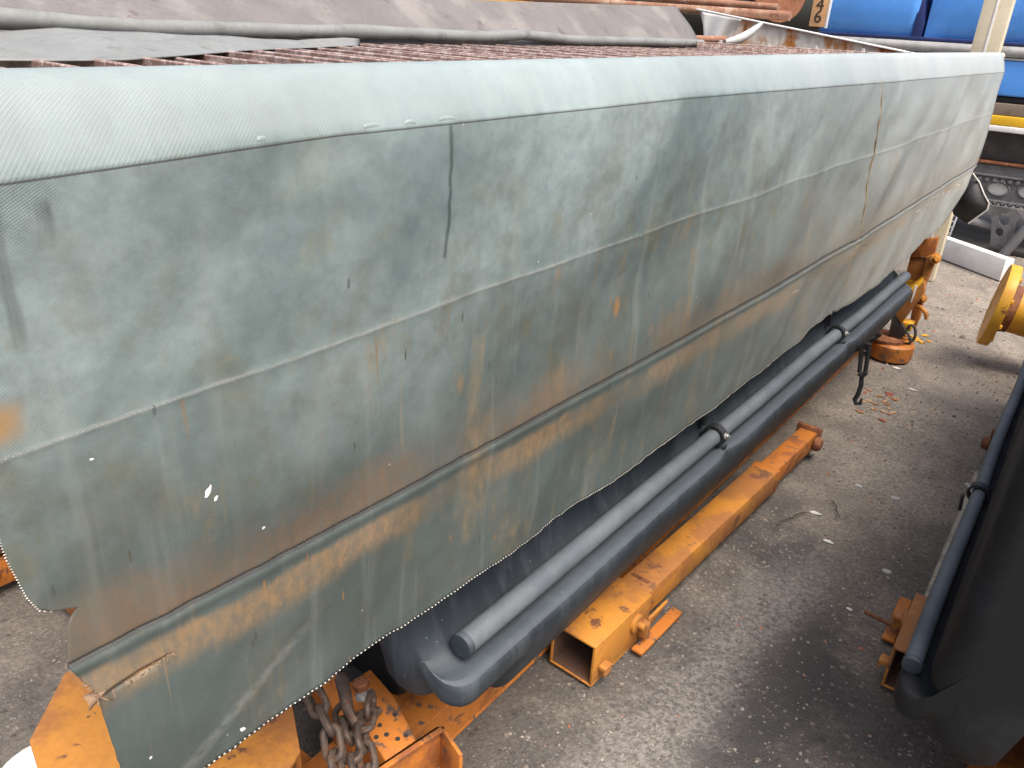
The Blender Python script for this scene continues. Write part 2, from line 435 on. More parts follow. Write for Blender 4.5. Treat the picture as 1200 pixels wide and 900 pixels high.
def frame_mat(p, zdir, xhint=(1, 0, 0)):
    z = Vector(zdir).normalized(); x = Vector(xhint); x = (x-z*x.dot(z))
    if x.length < 1e-4: x = Vector((0, 1, 0))-z*z.y
    x.normalize(); y = z.cross(x)
    mm = Matrix.Identity(4)
    for i in range(3): mm[i][0], mm[i][1], mm[i][2], mm[i][3] = x[i], y[i], z[i], p[i]
    return mm
def hexbolt(bm, p, zdir, r=.014, h=.012, stud=.0):
    mm = frame_mat(p, zdir)
    lathe(bm, [(r*1.55, 0), (r*1.55, h*.25)], 16, mm)
    lathe(bm, [(r, h*.25), (r, h), (r*.8, h*1.15)], 6, mm)
    if stud: lathe(bm, [(r*.5, h), (r*.5, h+stud)], 10, mm)
def interp(x, xs, ys):
    return float(np.interp(x, xs, ys))

# ------------------------------------------------------------------ ground
bm = bmesh.new()
def gz(x, y):
    d = math.hypot(x, y)
    a = max(0, 1-d/14)
    return a*(.010*noise.noise(Vector((x*.9, y*.9, 0)))+.005*noise.noise(Vector((x*3.1, y*3.1, 4))))-.010
xs = [-120, -60, -30, -15, -8]+[-6+i*.12 for i in range(76)]+[4, 8, 15, 30, 60, 120]
ys = [-60, -20, -8, -3]+[-1+i*.12 for i in range(100)]+[12, 16, 24, 40, 80, 160]
grid(bm, [[(x, y, gz(x, y)) for x in xs] for y in ys])
g_o = obj('ground', bm, 'ground'); g_o['kind'] = 'structure'

# loose grit on the asphalt
def pebbles():
    verts, faces, tint = [], [], []
    rnd = random.Random(3)
    def stone(x, y, s, t):
        z = gz(x, y); b = len(verts)
        a = rnd.random()*6.28; ca, sa = math.cos(a), math.sin(a)
        sx, sy, sz = s*rnd.uniform(.8, 1.3), s*rnd.uniform(.7, 1), s*rnd.uniform(.5, .9)
        base = [(1, 0, 0), (.4, .9, .1), (-.6, .7, 0), (-1, -.1, .1), (-.3, -.9, 0), (.6, -.7, .1), (.25, .3, 1), (-.35, -.15, .9)]
        for p in base:
            px, py = p[0]*sx*rnd.uniform(.8, 1.1), p[1]*sy*rnd.uniform(.8, 1.1)
            verts.append((x+px*ca-py*sa, y+px*sa+py*ca, z-.1*s+p[2]*sz*1.3))
        for f in ((0, 1, 6), (1, 2, 6), (2, 7, 6), (2, 3, 7), (3, 4, 7), (4, 5, 7), (5, 6, 7), (5, 0, 6)):
            faces.append(tuple(b+i for i in f)); tint.append(t)
    n = 0
    while n < 22000:
        y = .3+rnd.random()**1.25*9.5
        x = rnd.uniform(-.95, .35) if rnd.random() < .86 else rnd.uniform(-2.4, -1.2)
        dens = noise.noise(Vector((x*1.3, y*1.0, 9)))*.5+.5
        if 3.8 < y < 7.5 and x > -.9: dens += .5
        if 2.6 < y < 3.6 and x > -.9: dens += .15
        if rnd.random() > dens*1.1: continue
        s = .0014+.0046*rnd.random()**5*(1+y*.2)
        if y > 3.6 and rnd.random() < .02: s *= 2.0
        stone(x, y, s, rnd.random()); n += 1
    me = bpy.data.meshes.new('loose_grit'); me.from_pydata(verts, [], faces); me.update()
    at = me.attributes.new('tint', 'FLOAT', 'FACE'); at.data.foreach_set('value', tint)
    o = link('loose_grit', me, 'pebble'); o['kind'] = 'stuff'
    tag(o, 'loose grit and small stones scattered over the asphalt', 'grit')
pebbles()

# ------------------------------------------------------------------ the covered spreader
SP = thing('grit_spreader', 'long orange framed grit spreader body under the grey green tarpaulin', 'grit spreader')
Y0, Y1 = 1.05, 6.45
# hopper shell: upright upper sides, sloping lower sides
for nm, sx in (('side_wall', 1), ('side_wall', -1)):
    bm = bmesh.new()
    def hx(x): return x if sx > 0 else -3.62-x
    prof = [(-.905, 1.77), (-.905, 1.25), (-1.02, 1.02), (-1.45, .42), (-1.46, .42), (-1.03, 1.035), (-.915, 1.26), (-.915, 1.77)]
    grid(bm, [[(hx(x), y, z) for x, z in prof] for y in (Y0, Y1)], close=True)
    for y in (Y0, Y1): bm.faces.new([v for v in bm.verts if abs(v.co.y-y) < 1e-5][:8])
    obj(nm, bm, 'hopper', SP, False)
for y in (Y0-.012, Y1+.002):
    bm = bmesh.new()
    prism(bm, [(-.92, y, 1.76), (-.92, y, 1.25), (-1.45, y, .42), (-2.17, y, .42), (-2.70, y, 1.25), (-2.70, y, 1.76)], (0, .01, 0), 0)
    obj('end_wall', bm, 'hopper', SP, False)
# rails the cover is folded over
for x, mt in ((-.925, 'cream'), (-2.68, 'rust_pipe')):
    bm = bmesh.new(); tube(bm, [(x, .30+i*.32, 1.797+.0052*(.3+i*.32)) for i in range(20)]+[(x, 6.74, 1.836)], .024, 16); obj('top_rail', bm, mt, SP)
# grate: frame and cross bars
GZ = 1.775
bm = bmesh.new()
for x0 in (-1.81,): box(bm, (x0-.012, .3, GZ-.09), (x0+.012, 6.4, GZ-.036), .003)
box(bm, (-2.66, 6.40, GZ-.05), (-.96, 6.44, GZ+.012), .004)
box(bm, (-2.66, .255, GZ-.05), (-.96, .28, GZ), .004)
gr = obj('grate', bm, 'rust_grate', SP)
bm = bmesh.new(); box(bm, (-.84, -.007, -.019), (.84, .007, .019), .0025, None, 1)
bar = obj('bar', bm, 'rust_grate', gr)
bar.location = (-1.81, .36, GZ-.016)
rnd = random.Random(11); y = .36
while y < 6.25:
    y += .118
    c = bar.copy(); COL.objects.link(c); c.parent = gr
    c.location = (-1.81+rnd.uniform(-.004, .004), y, GZ-.016+rnd.uniform(-.003, .003)); c.rotation_euler = (rnd.uniform(-.06, .06), 0, rnd.uniform(-.006, .006))
# long rusty angle over the far grates with lugs
bm = bmesh.new()
a, b_ = Vector((-2.45, 5.15, GZ+.028)), Vector((-.98, 6.3, GZ+.05))
mm = frame_mat((a+b_)/2, (0, 0, 1), b_-a); L = (b_-a).length
box(bm, (-L/2, -.03, -.004), (L/2, .03, .004), .002, mm); box(bm, (-L/2, -.03, -.05), (L/2, -.022, -.0045), .002, mm)
st = obj('stiffener', bm, 'rust_grate', gr)
for k in range(6):
    bm = bmesh.new(); hexbolt(bm, mm @ Vector((-L/2+L*(k+.5)/6, 0, .004)), (0, 0, 1), .012, .014); obj('bolt', bm, 'zinc', gr)
# sloping end gusset with rust runs
bm = bmesh.new()
prism(bm, [at_y(820, 12, 6.40), at_y(1072, 63.5, 6.40), at_y(1072, 70, 6.40), at_y(860, 60, 6.40), at_y(830, 58, 6.40)], (0, .008, 0), .001)
gus = obj('end_gusset', bm, 'gusset', SP, False)
bm = bmesh.new()
p0, p1 = at_y(818, 11, 6.40), at_y(1074, 63.5, 6.40)
mm = frame_mat((p0+p1)/2, Vector((0, 1, 0)), p1-p0); L = (p1-p0).length
box(bm, (-L/2, -.006, -.035), (L/2, .004, .05), .002, mm)
obj('gusset_flange', bm, 'white_paint', gus)

# base beams on the ground
for x in (-1.053, -2.74):
    bm = bmesh.new()
    box(bm, (x-.15, .74, 0), (x, 5.85, .012), .003); box(bm, (x-.15, .74, .148), (x, 5.85, .16), .003); box(bm, (x-.012, .742, .0122), (x-.002, 5.848, .1478), 0)
    obj('base_beam', bm, 'orange_dirty', SP)
for y in (.80, 2.1, 3.5, 4.9, 5.7):
    bm = bmesh.new(); box(bm, (-2.738, y, .03), (-1.205, y+.1, .13), .004); obj('cross_member', bm, 'orange_dirty', SP)
for y in (.95, 2.6, 4.3, 5.6):
    for x0, x1 in ((-1.19, -1.10), (-2.86, -2.75)):
        bm = bmesh.new()
        xt = -1.40 if x0 > -2 else -2.22
        prism(bm, [(x0, y, .161), (x1, y, .161), (xt+.05, y, .50), (xt-.05, y, .50)], (0, .05, 0), .003); obj('strut', bm, 'orange_dirty', SP)
# brown body over the far beam
bm = bmesh.new(); prism(bm, [(-2.60, .62, .165), (-2.60, .62, .62), (-2.90, .62, .7), (-2.90, .62, .165)], (0, 4.4, 0), .03); obj('far_tank', bm, 'hopper', SP)
bm = bmesh.new(); box(bm, (-2.738, .62, .04), (-2.62, .78, .15), .006); obj('end_block', bm, 'orange_dirty', SP)
bm = bmesh.new(); hexbolt(bm, (-2.619, .70, .10), (1, 0, 0), .016, .014); obj('bolt', bm, 'rust', SP)

# side tank -----------------------------------------------------------
def tank_mesh(y0, y1, tf, wall_top=1.02, wall_x=-1.0, wo=0.0):
    bm = bmesh.new(); rows = []
    N = 120
    ys = []
    for i in range(N+1):
        t = i/N
        ys.append(y0+(y1-y0)*(.5-.5*math.cos(math.pi*t))*.35+(y1-y0)*t*.65)
    for y in ys:
        dn = min(1, max(0, (y-y0-.24)/.07)); dn = dn*dn*(3-2*dn)          # lower lobe starts further in
        df = min(1, max(0, (y1-.16-y)/.05)); dn *= df*df*(3-2*df)
        zb = .400-.192*dn
        # pads under the pipe clips
        rec = sum(math.exp(-((y-yc)/.045)**2) for yc in (2.50, 3.95))
        P = [(-1.12, zb+.02), (-1.0, zb), (-.985, zb+.002), (-.950, zb+.012), (-.926, zb+.040),
             (-.890, zb+.11), (-.840, .430), (-.826, .478), (-.824, .506), (-.832, .524), (-.848, .532), (-.868, .528), (-.890, .521),
             (-.915, .521), (-.938, .532), (-.960+wo, .575), (-.972+wo, .62), (-.985+wo, .72), (wall_x, .86), (wall_x-.005, wall_top), (wall_x-.05, wall_top+.03), (-1.12, wall_top+.03)]
        out = []
        e0 = max(0, 1-(y-y0)/.075); e1 = max(0, 1-(y1-y)/.07)
        e = max(e0, e1); k = math.sqrt(max(0, 1-e*e))
        for x, z in P:
            x += (.02*rec if .47 < z < .54 and x > -.87 else 0)*-1
            sag = .006*noise.noise(Vector((y*1.7, z*3, 2)))
            cx_, cz_ = -1.06, .58
            kk = .72+.28*k
            kz = .80+.20*k
            out.append(tf(cx_+(x-cx_)*kk+sag, y, cz_+(z-cz_)*kz if z < .62 else z))
        rows.append(out)
    vs = grid(bm, rows, close=True)
    bm.faces.new(vs[0][::-1]); bm.faces.new(vs[-1])
    return bm
def clip_parts(parent, y, tf, px, pz, r):
    bm = bmesh.new()
    pts = [tf(px+(r+.006)*math.cos(a), y, pz+(r+.006)*math.sin(a)) for a in [math.radians(q) for q in range(-50, 231, 20)]]
    o2 = [tf(px+(r+.013)*math.cos(a), y, pz+(r+.013)*math.sin(a)) for a in [math.radians(q) for q in range(-50, 231, 20)]]
    off = Vector(tf(0, .034, 0))-Vector(tf(0, 0, 0))
    rows = [[Vector(p) for p in pts], [Vector(p) for p in o2], [Vector(p)+off for p in o2], [Vector(p)+off for p in pts]]
    vs = grid(bm, rows+[rows[0]])
    for k in (0, -1): bm.faces.new([vs[i][k] for i in range(4)])
    # strap tails up the tank wall
    p = [tf(px-.04, y, pz+.028), tf(px-.052, y, pz+.035), tf(px-.062, y, pz+.14), tf(px-.05, y, pz+.14)]
    prism(bm, p, off, .002)
    p = [tf(px+.036, y+.012, pz-.03), tf(px+.046, y+.012, pz-.03), tf(px+.040, y+.012, pz-.085), tf(px+.030, y+.012, pz-.085)]
    prism(bm, p, off*.8, .002)
    c = obj('pipe_clip', bm, 'black_plastic', parent)
    bm = bmesh.new()
    q = Vector(tf(px+r+.010, y+.017, pz+.012)); nn = (q-Vector(tf(px, y+.017, pz))).normalized()
    hexbolt(bm, q, nn, .008, .010, .006); obj('bolt', bm, 'zinc', c)
def tank_set(parent, y0, y1, tf, clips, wall_top=1.02, wall_x=-1.0, wo=0.0, pipe=(-.897, .571, .0295), mat='tank'):
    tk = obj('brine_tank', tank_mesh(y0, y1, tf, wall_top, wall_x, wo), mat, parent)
    ss = tk.modifiers.new('soften', 'SUBSURF'); ss.levels = 1; ss.render_levels = 1
    px, pz, r = pipe
    bm = bmesh.new()
    pth = [tf(px+.0022*math.sin(i*.45), y0+.095+i*(y1-y0-.07)/40, pz+.0025*math.sin(i*.38)) for i in range(41)]
    tube(bm, pth, r, 22); pp = obj('spray_pipe', bm, 'pipe', parent)
    bm = bmesh.new()
    a = Vector(tf(px, y0+.095, pz)); d = Vector(tf(px, y0, pz))-a; d.normalize()
    lathe(bm, [(r+.0025, -.012), (r+.0025, .003), (r+.001, .005), (r-.003, .006), (r-.006, .0062), (.001, .0066)], 26, frame_mat(a, d)); obj('end_cap', bm, 'tank', pp)
    bm = bmesh.new()
    tube(bm, [a+frame_mat(a, d).to_3x3() @ Vector(((r+.0005)*math.cos(t*math.pi/16), (r+.0005)*math.sin(t*math.pi/16), -.004)) for t in range(32)], .0016, 6, close=True)
    obj('cap_ring', bm, 'zinc', pp)
    for yc in clips: clip_parts(parent, yc, tf, px, pz, r)
    return tk
tank_set(SP, 1.00, 5.28, lambda x, y, z: (x, y, z), (2.47, 3.90))

# added dark block standing in for the shadowed void between the two sides
bm = bmesh.new(); prism(bm, [(-1.14, 1.13, .19), (-1.14, 1.13, .85), (-1.30, 1.13, .95), (-2.3, 1.13, .95), (-2.45, 1.13, .3), (-2.3, 1.13, .19)], (0, 4.3, 0), .03)
obj('shade_block', bm, 'tank_shade', SP)
# brackets at the near end of the frame
bm = bmesh.new()
top = [at_z(u, v, .30) for u, v in ((400, 806), (434, 783), (462, 815), (488, 866), (452, 893), (424, 848))]
prism(bm, top, (0, 0, -.13), .006); br = obj('perforated_bracket', bm, 'orange_dirty', SP)
for u, v in ((445, 850), (453, 861), (463, 838), (441, 864), (466, 866), (476, 862)):
    bm = bmesh.new(); lathe(bm, [(.0062, -.004), (.0062, .0014)], 12, frame_mat(at_z(u, v, .30), (0, 0, 1))); obj('bolt_hole', bm, 'dark_steel', br)
bm = bmesh.new(); pb = at_z(426, 815, .30); hexbolt(bm, pb, (-.1, -.1, 1), .015, .012, .03); obj('bolt', bm, 'zinc', br)
bm = bmesh.new(); lathe(bm, [(.022, .031), (.022, .046), (.017, .05)], 6, frame_mat(pb, (-.1, -.1, 1))); obj('bolt_head', bm, 'rust', br)
bm = bmesh.new()
pa, pb2, pc = at_z(512, 851, .30), at_z(420, 912, .30), at_z(528, 905, .17)
dv = (pb2-pa).normalized()
prism(bm, [pa, pb2, pb2+Vector((.022, .018, 0)), pa+Vector((.022, .018, 0))], (0, 0, -.010), .002)
prism(bm, [pa, pb2, pb2+Vector((0, 0, -.14)), pa+Vector((0, 0, -.14))], Vector((.010, .008, 0)), .002)
prism(bm, [pa+Vector((.005, .004, 0)), pa+Vector((.10, -.03, 0)), pa+Vector((.10, -.03, -.14)), pa+Vector((.005, .004, -.14))], Vector((.004, .009, 0)), .002)
obj('angle_bracket', bm, 'orange_dirty', SP)
# broad end plate below the cover's near corner
bm = bmesh.new()
prism(bm, [at_z(u, v, .42) for u, v in ((76, 788), (34, 868), (52, 925), (150, 960), (320, 930), (352, 880), (338, 800), (200, 745))], (0, 0, -.012), .003)
ep = obj('end_plate', bm, 'orange', SP)
bm = bmesh.new()
prism(bm, [at_z(u, v, .407) for u, v in ((345, 875), (352, 880), (332, 800), (325, 800))], (0, 0, -.24), .002); obj('plate_web', bm, 'orange_dirty', ep)

# ------------------------------------------------------------------ the tarpaulin cover
def seam_z(y):
    z0 = interp(y, [.24, .8, 2, 3.5, 6.6], [1.823, 1.826, 1.836, 1.847, 1.860])
    z1 = interp(y, [.24, .32, .74, 1.76, 3.45, 6.5], [1.722, 1.726, 1.742, 1.751, 1.746, 1.741])
    z2 = interp(y, [.26, 1.36, 6.5], [1.446, 1.455, 1.484])
    z3 = interp(y, [.27, 1.16, 2.4, 3.67, 6.52], [1.147, 1.12, 1.103, 1.100, 1.144])
    z4 = interp(y, [.29, .43, .75, 1.085, 1.6, 2.475, 3.4, 4.1, 4.765, 5.3, 5.80], [.838, .828, .806, .791, .762, .746, .752, .742, .765, .79, .834])
    return z0, z1, z2, z3, z4
SEAM_Y = lambda z: interp(z, [1.10, 1.746], [3.67, 3.45])
def tarp_pt(y, w, yr=None):
    """point of the sheet at y and panel coordinate w"""
    z0, z1, z2, z3, z4 = seam_z(y)
    if w < 1:
        prof = [(-1.02, z0-.055), (-.965, z0-.016), (-.940, z0-.004), (-.918, z0), (-.902, z0-.004), (-.890, z0-.014), (-.870, (z0*.52+z1*.48)), (-.85, z1)]
        t = w*(len(prof)-1); i = min(int(t), len(prof)-2); f = t-i
        x = prof[i][0]*(1-f)+prof[i+1][0]*f; z = prof[i][1]*(1-f)+prof[i+1][1]*f
    elif w < 2:
        f = w-1; z = z1*(1-f)+z2*f; x = -.85
    elif w < 3:
        f = w-2; z = z2*(1-f)+z3*f; x = -.85
    else:
        f = w-3; z = z3*(1-f)+z4*f; x = -.85-.012*f
    amp = min(1, max(0, (w-.75)/.7))
    n = noise.noise(Vector((y*1.5, z*2.0, 1.7)))*.020+noise.noise(Vector((y*3.4+z*1.2, z*3.4, 5.2)))*.009
    if w > 3: n += noise.noise(Vector((y*3.2, 3.3, 8.0)))*.011*(w-3)
    ten = 1-.75*math.exp(-((w-3.0)/.22)**2)-.35*math.exp(-((w-2.0)/.15)**2)
    al, ac = (y+z)*.707, (y-z)*.707
    n += noise.noise(Vector((al*1.1, ac*4.2, 12.0)))*.011+noise.noise(Vector((al*2.6, ac*9.0, 4.0)))*.0035
    n += .0016*noise.noise(Vector((y*16, z*13, 9.0)))
    x += n*amp*ten
    # diagonal slack pleats
    x += .004*ten*amp*math.sin((y*1.0+z*1.6)*7.5)*max(0, noise.noise(Vector((y*.9, z, 3.0)))+.25)
    # seam relief: lap at the first seam, welt at the second, rope at the third
    if 1 <= w: x -= .0014*math.exp(-(w-1)/.25)
    x += .0012*math.exp(-((w-2.0)/.012)**2)
    if w >= 3.0: x += .0032*math.exp(-((w-3.035)/.03)**2)
    x -= .0028*math.exp(-((w-3.0)/.010)**2)
    # the cross lap where two lengths of sheet meet
    sy = SEAM_Y(z) if z > .9 else 3.68
    s = y-sy
    x += (.007/(1+math.exp(-s/.005)))*math.exp(-max(0, s)/.4)+.006*math.exp(-((s+.05)/.04)**2)-.004*math.exp(-(s/.012)**2)
    # stitching puckers
    for ws, aa, ww in ((2.0, .0016, .10), (3.0, .0022, .13), (4.0, .0030, .12), (1.0, .0012, .08)):
        if abs(w-ws) < ww*2.5:
            x += aa*noise.noise(Vector((y*26, ws*3, (w-ws)*3)))*math.exp(-((w-ws)/ww)**2)
    # hem edge ripple
    z += .004*noise.noise(Vector((y*6, 0, 4)))*max(0, w-3)
    return Vector((x, y, z))
wrows = [i/16 for i in range(16)]+[.985, .996, 1.0, 1.006, 1.02]+[1.02+.96*(i+1)/26 for i in range(25)]+[1.975, 1.99, 2.0, 2.01, 2.025]
wrows += [2.025+.94*(i+1)/26 for i in range(26)]+[2.98, 2.99, 2.996, 3.0, 3.005, 3.012]+[3.025+i*.02 for i in range(8)]+[3.19, 3.205, 3.2051, 3.22]+[3.22+.78*(i+1)/22 for i in range(22)]
wrows = sorted(wrows)
ITEAR = wrows.index(3.205)
def y_near(w):
    return interp(w, [0, 1.9, 2.40, 2.60, 2.69, 2.725, 2.75, 2.765, 2.82, 3.0, 3.10, 3.19, 3.205, 3.2051, 3.3, 3.6, 4.0],
                     [.225, .238, .244, .254, .264, .280, .306, .296, .288, .277, .288, .300, .302, .302, .303, .309, .318])
def y_far(w):
    return interp(w, [0, 1, 3.0, 4.0], [6.60, 6.55, 6.52, 5.80])
NC = 330; K = 2.7
def tarp():
    me = bpy.data.meshes.new('tarpaulin_cover')
    V, UM, US = [], [], []
    for w in wrows:
        a, c = y_near(w), y_far(w)
        s = 0; prev = None
        for j in range(NC+1):
            t = j/NC; y = a+(c-a)*(math.exp(K*t)-1)/(math.exp(K)-1)
            p = tarp_pt(y, w)
            if j < 3: p.y += .0025*noise.noise(Vector((w*30, j, 2)))
            if w == 3.2051:
                o = max(0, 1-(y-.30)/.10); p.z -= .034*o*(.7+.6*noise.noise(Vector((y*60, 0, 0)))); p.x -= .004*o
            elif 3.08 < w <= 3.205:
                o = max(0, 1-(y-.27)/.09)*((w-3.08)/.125); p.x += .012*o; p.z += .004*o*noise.noise(Vector((y*50, 1, 0)))
            V.append(p); UM.append((y, 1.9-p.z if w >= 1 else 1.9-seam_z(y)[1]-(1-w)*.16)); US.append((y, w))
    Fs = []
    for i in range(len(wrows)-1):
        for j in range(NC):
            if i == ITEAR and V[i*(NC+1)+j].y < .405: continue
            Fs.append((i*(NC+1)+j, i*(NC+1)+j+1, (i+1)*(NC+1)+j+1, (i+1)*(NC+1)+j))
    me.from_pydata([tuple(v) for v in V], [], Fs); me.update()
    for nm, dat in (('metric', UM), ('sect', US)):
        uvl = me.uv_layers.new(name=nm)
        idx = np.zeros(len(me.loops), dtype=np.int32); me.loops.foreach_get('vertex_index', idx)
        uvl.data.foreach_set('uv', np.array(dat, dtype=np.float32)[idx].ravel())
    me.polygons.foreach_set('use_smooth', [True]*len(me.polygons))
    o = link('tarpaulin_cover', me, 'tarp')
    sd_ = o.modifiers.new('thickness', 'SOLIDIFY'); sd_.thickness = .0016; sd_.offset = -1
    return tag(o, 'rust streaked grey green tarpaulin hanging over the long side of the spreader', 'tarpaulin')
TP = tarp()
# pale dotted stitching along the hem
def dots(name, pts, r, mat, parent):
    vs, fs = [], []
    for p in pts:
        b = len(vs)
        for d in ((1, 0, 0), (-1, 0, 0), (0, 1, 0), (0, -1, 0), (0, 0, 1), (0, 0, -1)):
            vs.append((p[0]+d[0]*r, p[1]+d[1]*r*1.5, p[2]+d[2]*r))
        for f in ((0, 2, 4), (2, 1, 4), (1, 3, 4), (3, 0, 4), (2, 0, 5), (1, 2, 5), (3, 1, 5), (0, 3, 5)): fs.append(tuple(b+q for q in f))
    me = bpy.data.meshes.new(name); me.from_pydata(vs, [], fs); me.update()
    o = link(name, me, mat, parent); o['kind'] = 'stuff'; return o
pts = []; y = .325
while y < 5.75:
    p = tarp_pt(y, 3.992); p.x += .0015; pts.append(p); y += .0088+.0012*random.random()
dots('hem_stitching', pts, .0017, 'thread', TP)
pts = []; y = .25
while y < 1.6:
    for dz in (.004,):
        if y > .262:
            p = tarp_pt(y, 2.0); p.x += .001; pts.append(p)
    y += .0075
dots('seam_stitching', pts, .0010, 'thread', TP)
pts = []; y = .285
while y < 4.5:
    if random.random() < .75:
        p = tarp_pt(y, 2.992-.012*random.random()); p.x += .001; pts.append(p)
    y += .016
dots('rope_stitching', pts, .0018, 'dark_steel', TP)
# near edge selvedge threads
pts = []
for i in range(60):
    w = 1.9+i*.0138
    if w < 2.72: p = tarp_pt(y_near(w), w); p.x += .001; pts.append(p)
dots('edge_stitching', pts, .0012, 'thread', TP)
# frayed threads round the tear
bm = bmesh.new(); rnd = random.Random(5)
for i in range(26):
    y = .285+.12*rnd.random()**1.2; lower = rnd.random() < .6
    p = tarp_pt(y, 3.2); o = max(0, 1-(y-.30)/.10)
    if lower: p.z -= .027*o; p.x += .0015
    else: p.x += .011*o+.002
    q = p+Vector((.003+rnd.random()*.004, rnd.uniform(-.006, .006), (.009 if lower else -.007)*rnd.uniform(.3, 1.1)))
    tube(bm, [p, (p+q)/2+Vector((.002, 0, 0)), q], .0007, 4)
for i in range(26):
    w = rnd.uniform(2.99, 3.2); p = tarp_pt(y_near(w)+.002, w); p.x += .012*max(0, (w-3.08)/.125) if w > 3.08 else 0
    q = p+Vector((rnd.uniform(0, .004), -rnd.uniform(.002, .008), rnd.uniform(-.004, .004)))
    tube(bm, [p, q], .0007, 4)
fr = obj('frayed_edge', bm, 'fray', TP); fr['kind'] = 'stuff'
# curled lining showing in the torn corner
bm = bmesh.new()
rows = []
for i in range(9):
    a = -math.pi*.15+i/8*math.pi*1.1
    rows.append([tarp_pt(.286+j*.0042, 3.17)+Vector((.004+.012*math.sin(a)*(1-j/9), 0, -.004-.010*(1-math.cos(a))*(1-j/9)-.002*j/8)) for j in range(9)])
grid(bm, rows); obj('torn_lining', bm, 'fray', TP)
# rust stained cord lacing down the lap between the two lengths
bm = bmesh.new(); path = []
for i in range(60):
    w = 1.0+i/59*2.35; z = seam_z(3.55)[1]+(seam_z(3.6)[3]-seam_z(3.55)[1])*((w-1)/2.0)
    ysm = SEAM_Y(z) if w < 3 else 3.67-.03*(w-3)
    p = tarp_pt(ysm+.003*math.sin(i*.35), w); p.x += .002; path.append(p)
tube(bm, path, .0030, 6); obj('lacing_cord', bm, 'cord', TP)
# water beads lying on the first seam
for yb, ln in ((.80, .030), (.875, .022), (.955, .035), (.62, .014)):
    bm = bmesh.new()
    c0 = tarp_pt(yb, .975)
    rows = []
    for i in range(7):
        a = math.pi*i/6
        rows.append([c0+Vector((.0005+.0022*math.sin(a), (j/8-.5)*ln, .001+.0055*math.cos(a)*(1-(2*j/8-1)**4*.6)-.002)) for j in range(9)])
    grid(bm, rows); obj('lap_pleat', bm, 'pleat', TP)
# white splashes on the sheet
rnd = random.Random(9)
for u, v, du, dv in ((238, 573, 3.5, 8.5), (247, 580, 2, 4.5), (107, 538, 3, 1.6), (285, 855, 4, 3), (175, 886, 2, 2.5), (303, 615, 2, 2)):
    bm = bmesh.new(); ring = []
    for k in range(12):
        a = k*math.pi/6; q = at_x(u+du*math.cos(a)*rnd.uniform(.6, 1.1)-dv*.35*math.sin(a), v+dv*math.sin(a)*rnd.uniform(.7, 1.1), -.85)
        w0 = min(np.linspace(1, 4, 241), key=lambda t: abs(tarp_pt(q.y, t).z-q.z))
        f = tarp_pt(q.y, float(w0)); ring.append(Vector((f.x+.0012, q.y, q.z)))
    prism(bm, ring, (.0006, 0, 0), 0); obj('white_splash', bm, 'white_paint', TP, False)
# loose corner hanging behind the far end
bm = bmesh.new()
Yf = 6.62
outl = [(1139, 203), (1147, 214), (1152, 227), (1158, 238), (1156, 246), (1134, 262), (1118, 252), (1112, 235), (1126, 215)]
ctr = at_y(1134, 234, Yf)
vs = [bm.verts.new(at_y(u, v, Yf-.03*(1 if u > 1140 else -.3))) for u, v in outl]
c = bm.verts.new(ctr+Vector((0, -.05, 0)))
for i in range(len(vs)): bm.faces.new((vs[i], vs[(i+1) % len(vs)], c))
tf_ = obj('loose_corner', bm, 'black_plastic', TP); tf_['label'] = 'black underside of the loose far corner'
tf_.modifiers.new('thickness', 'SOLIDIFY').thickness = .003
bm = bmesh.new(); tube(bm, [at_y(u+.8, v, Yf-.032) for u, v in outl[0:6]], .006, 6); obj('corner_hem', bm, 'thread', TP)

# ------------------------------------------------------------------ cover on the far side
FT = thing('folded_tarpaulin', 'brown stained tarpaulin with a grey hem folded back along the far side of the grate', 'tarpaulin')
bm = bmesh.new(); rows = []
for i in range(90):
    y = .75+i/89*4.65
    r = []
    dz = .015*noise.noise(Vector((y*1.3, 0, 7)))
    ztop = interp(y, [.7, 1.2, 2.0, 3.3, 5.4], [1.885, 1.892, 1.918, 1.962, 2.02])
    xb = interp(y, [.7, 1.4, 2.2, 5.4], [-2.2, -2.33, -2.46, -2.52])
    for j in range(14):
        f = j/13
        x = xb-.24*f**1.3+.02*noise.noise(Vector((y*2.2, f*2, 1)))+.022*f*noise.noise(Vector((y*6.5+f*1.5, f*1.2, 6)))
        z = 1.772+dz*(1-f)*.3+(ztop-1.772)*f
        r.append((x, y, z))
    r.append((xb-.33, y, ztop-.02)); r.append((xb-.36, y, ztop-.2))
    rows.append(r)
grid(bm, rows); o = obj('sheet', bm, 'tarp_far', FT)
o.modifiers.new('thickness', 'SOLIDIFY').thickness = .003
bm = bmesh.new()
path = []; 
for i in range(80):
    y = .72+i/79*4.62
    xb = interp(y, [.7, 1.4, 2.2, 5.4], [-2.2, -2.33, -2.46, -2.52])
    path.append((xb+.018, y, 1.806+.008*noise.noise(Vector((y*1.1, 0, 7)))+interp(y, [.7, 1.3, 3.0, 3.3, 3.7], [.03, .006, .004, .016, .0])))
tube(bm, path, .026, 12, radii=[.024+.006*noise.noise(Vector((i*.21, 4, 0))) for i in range(80)]); obj('rolled_hem', bm, 'tarp_hem', FT)
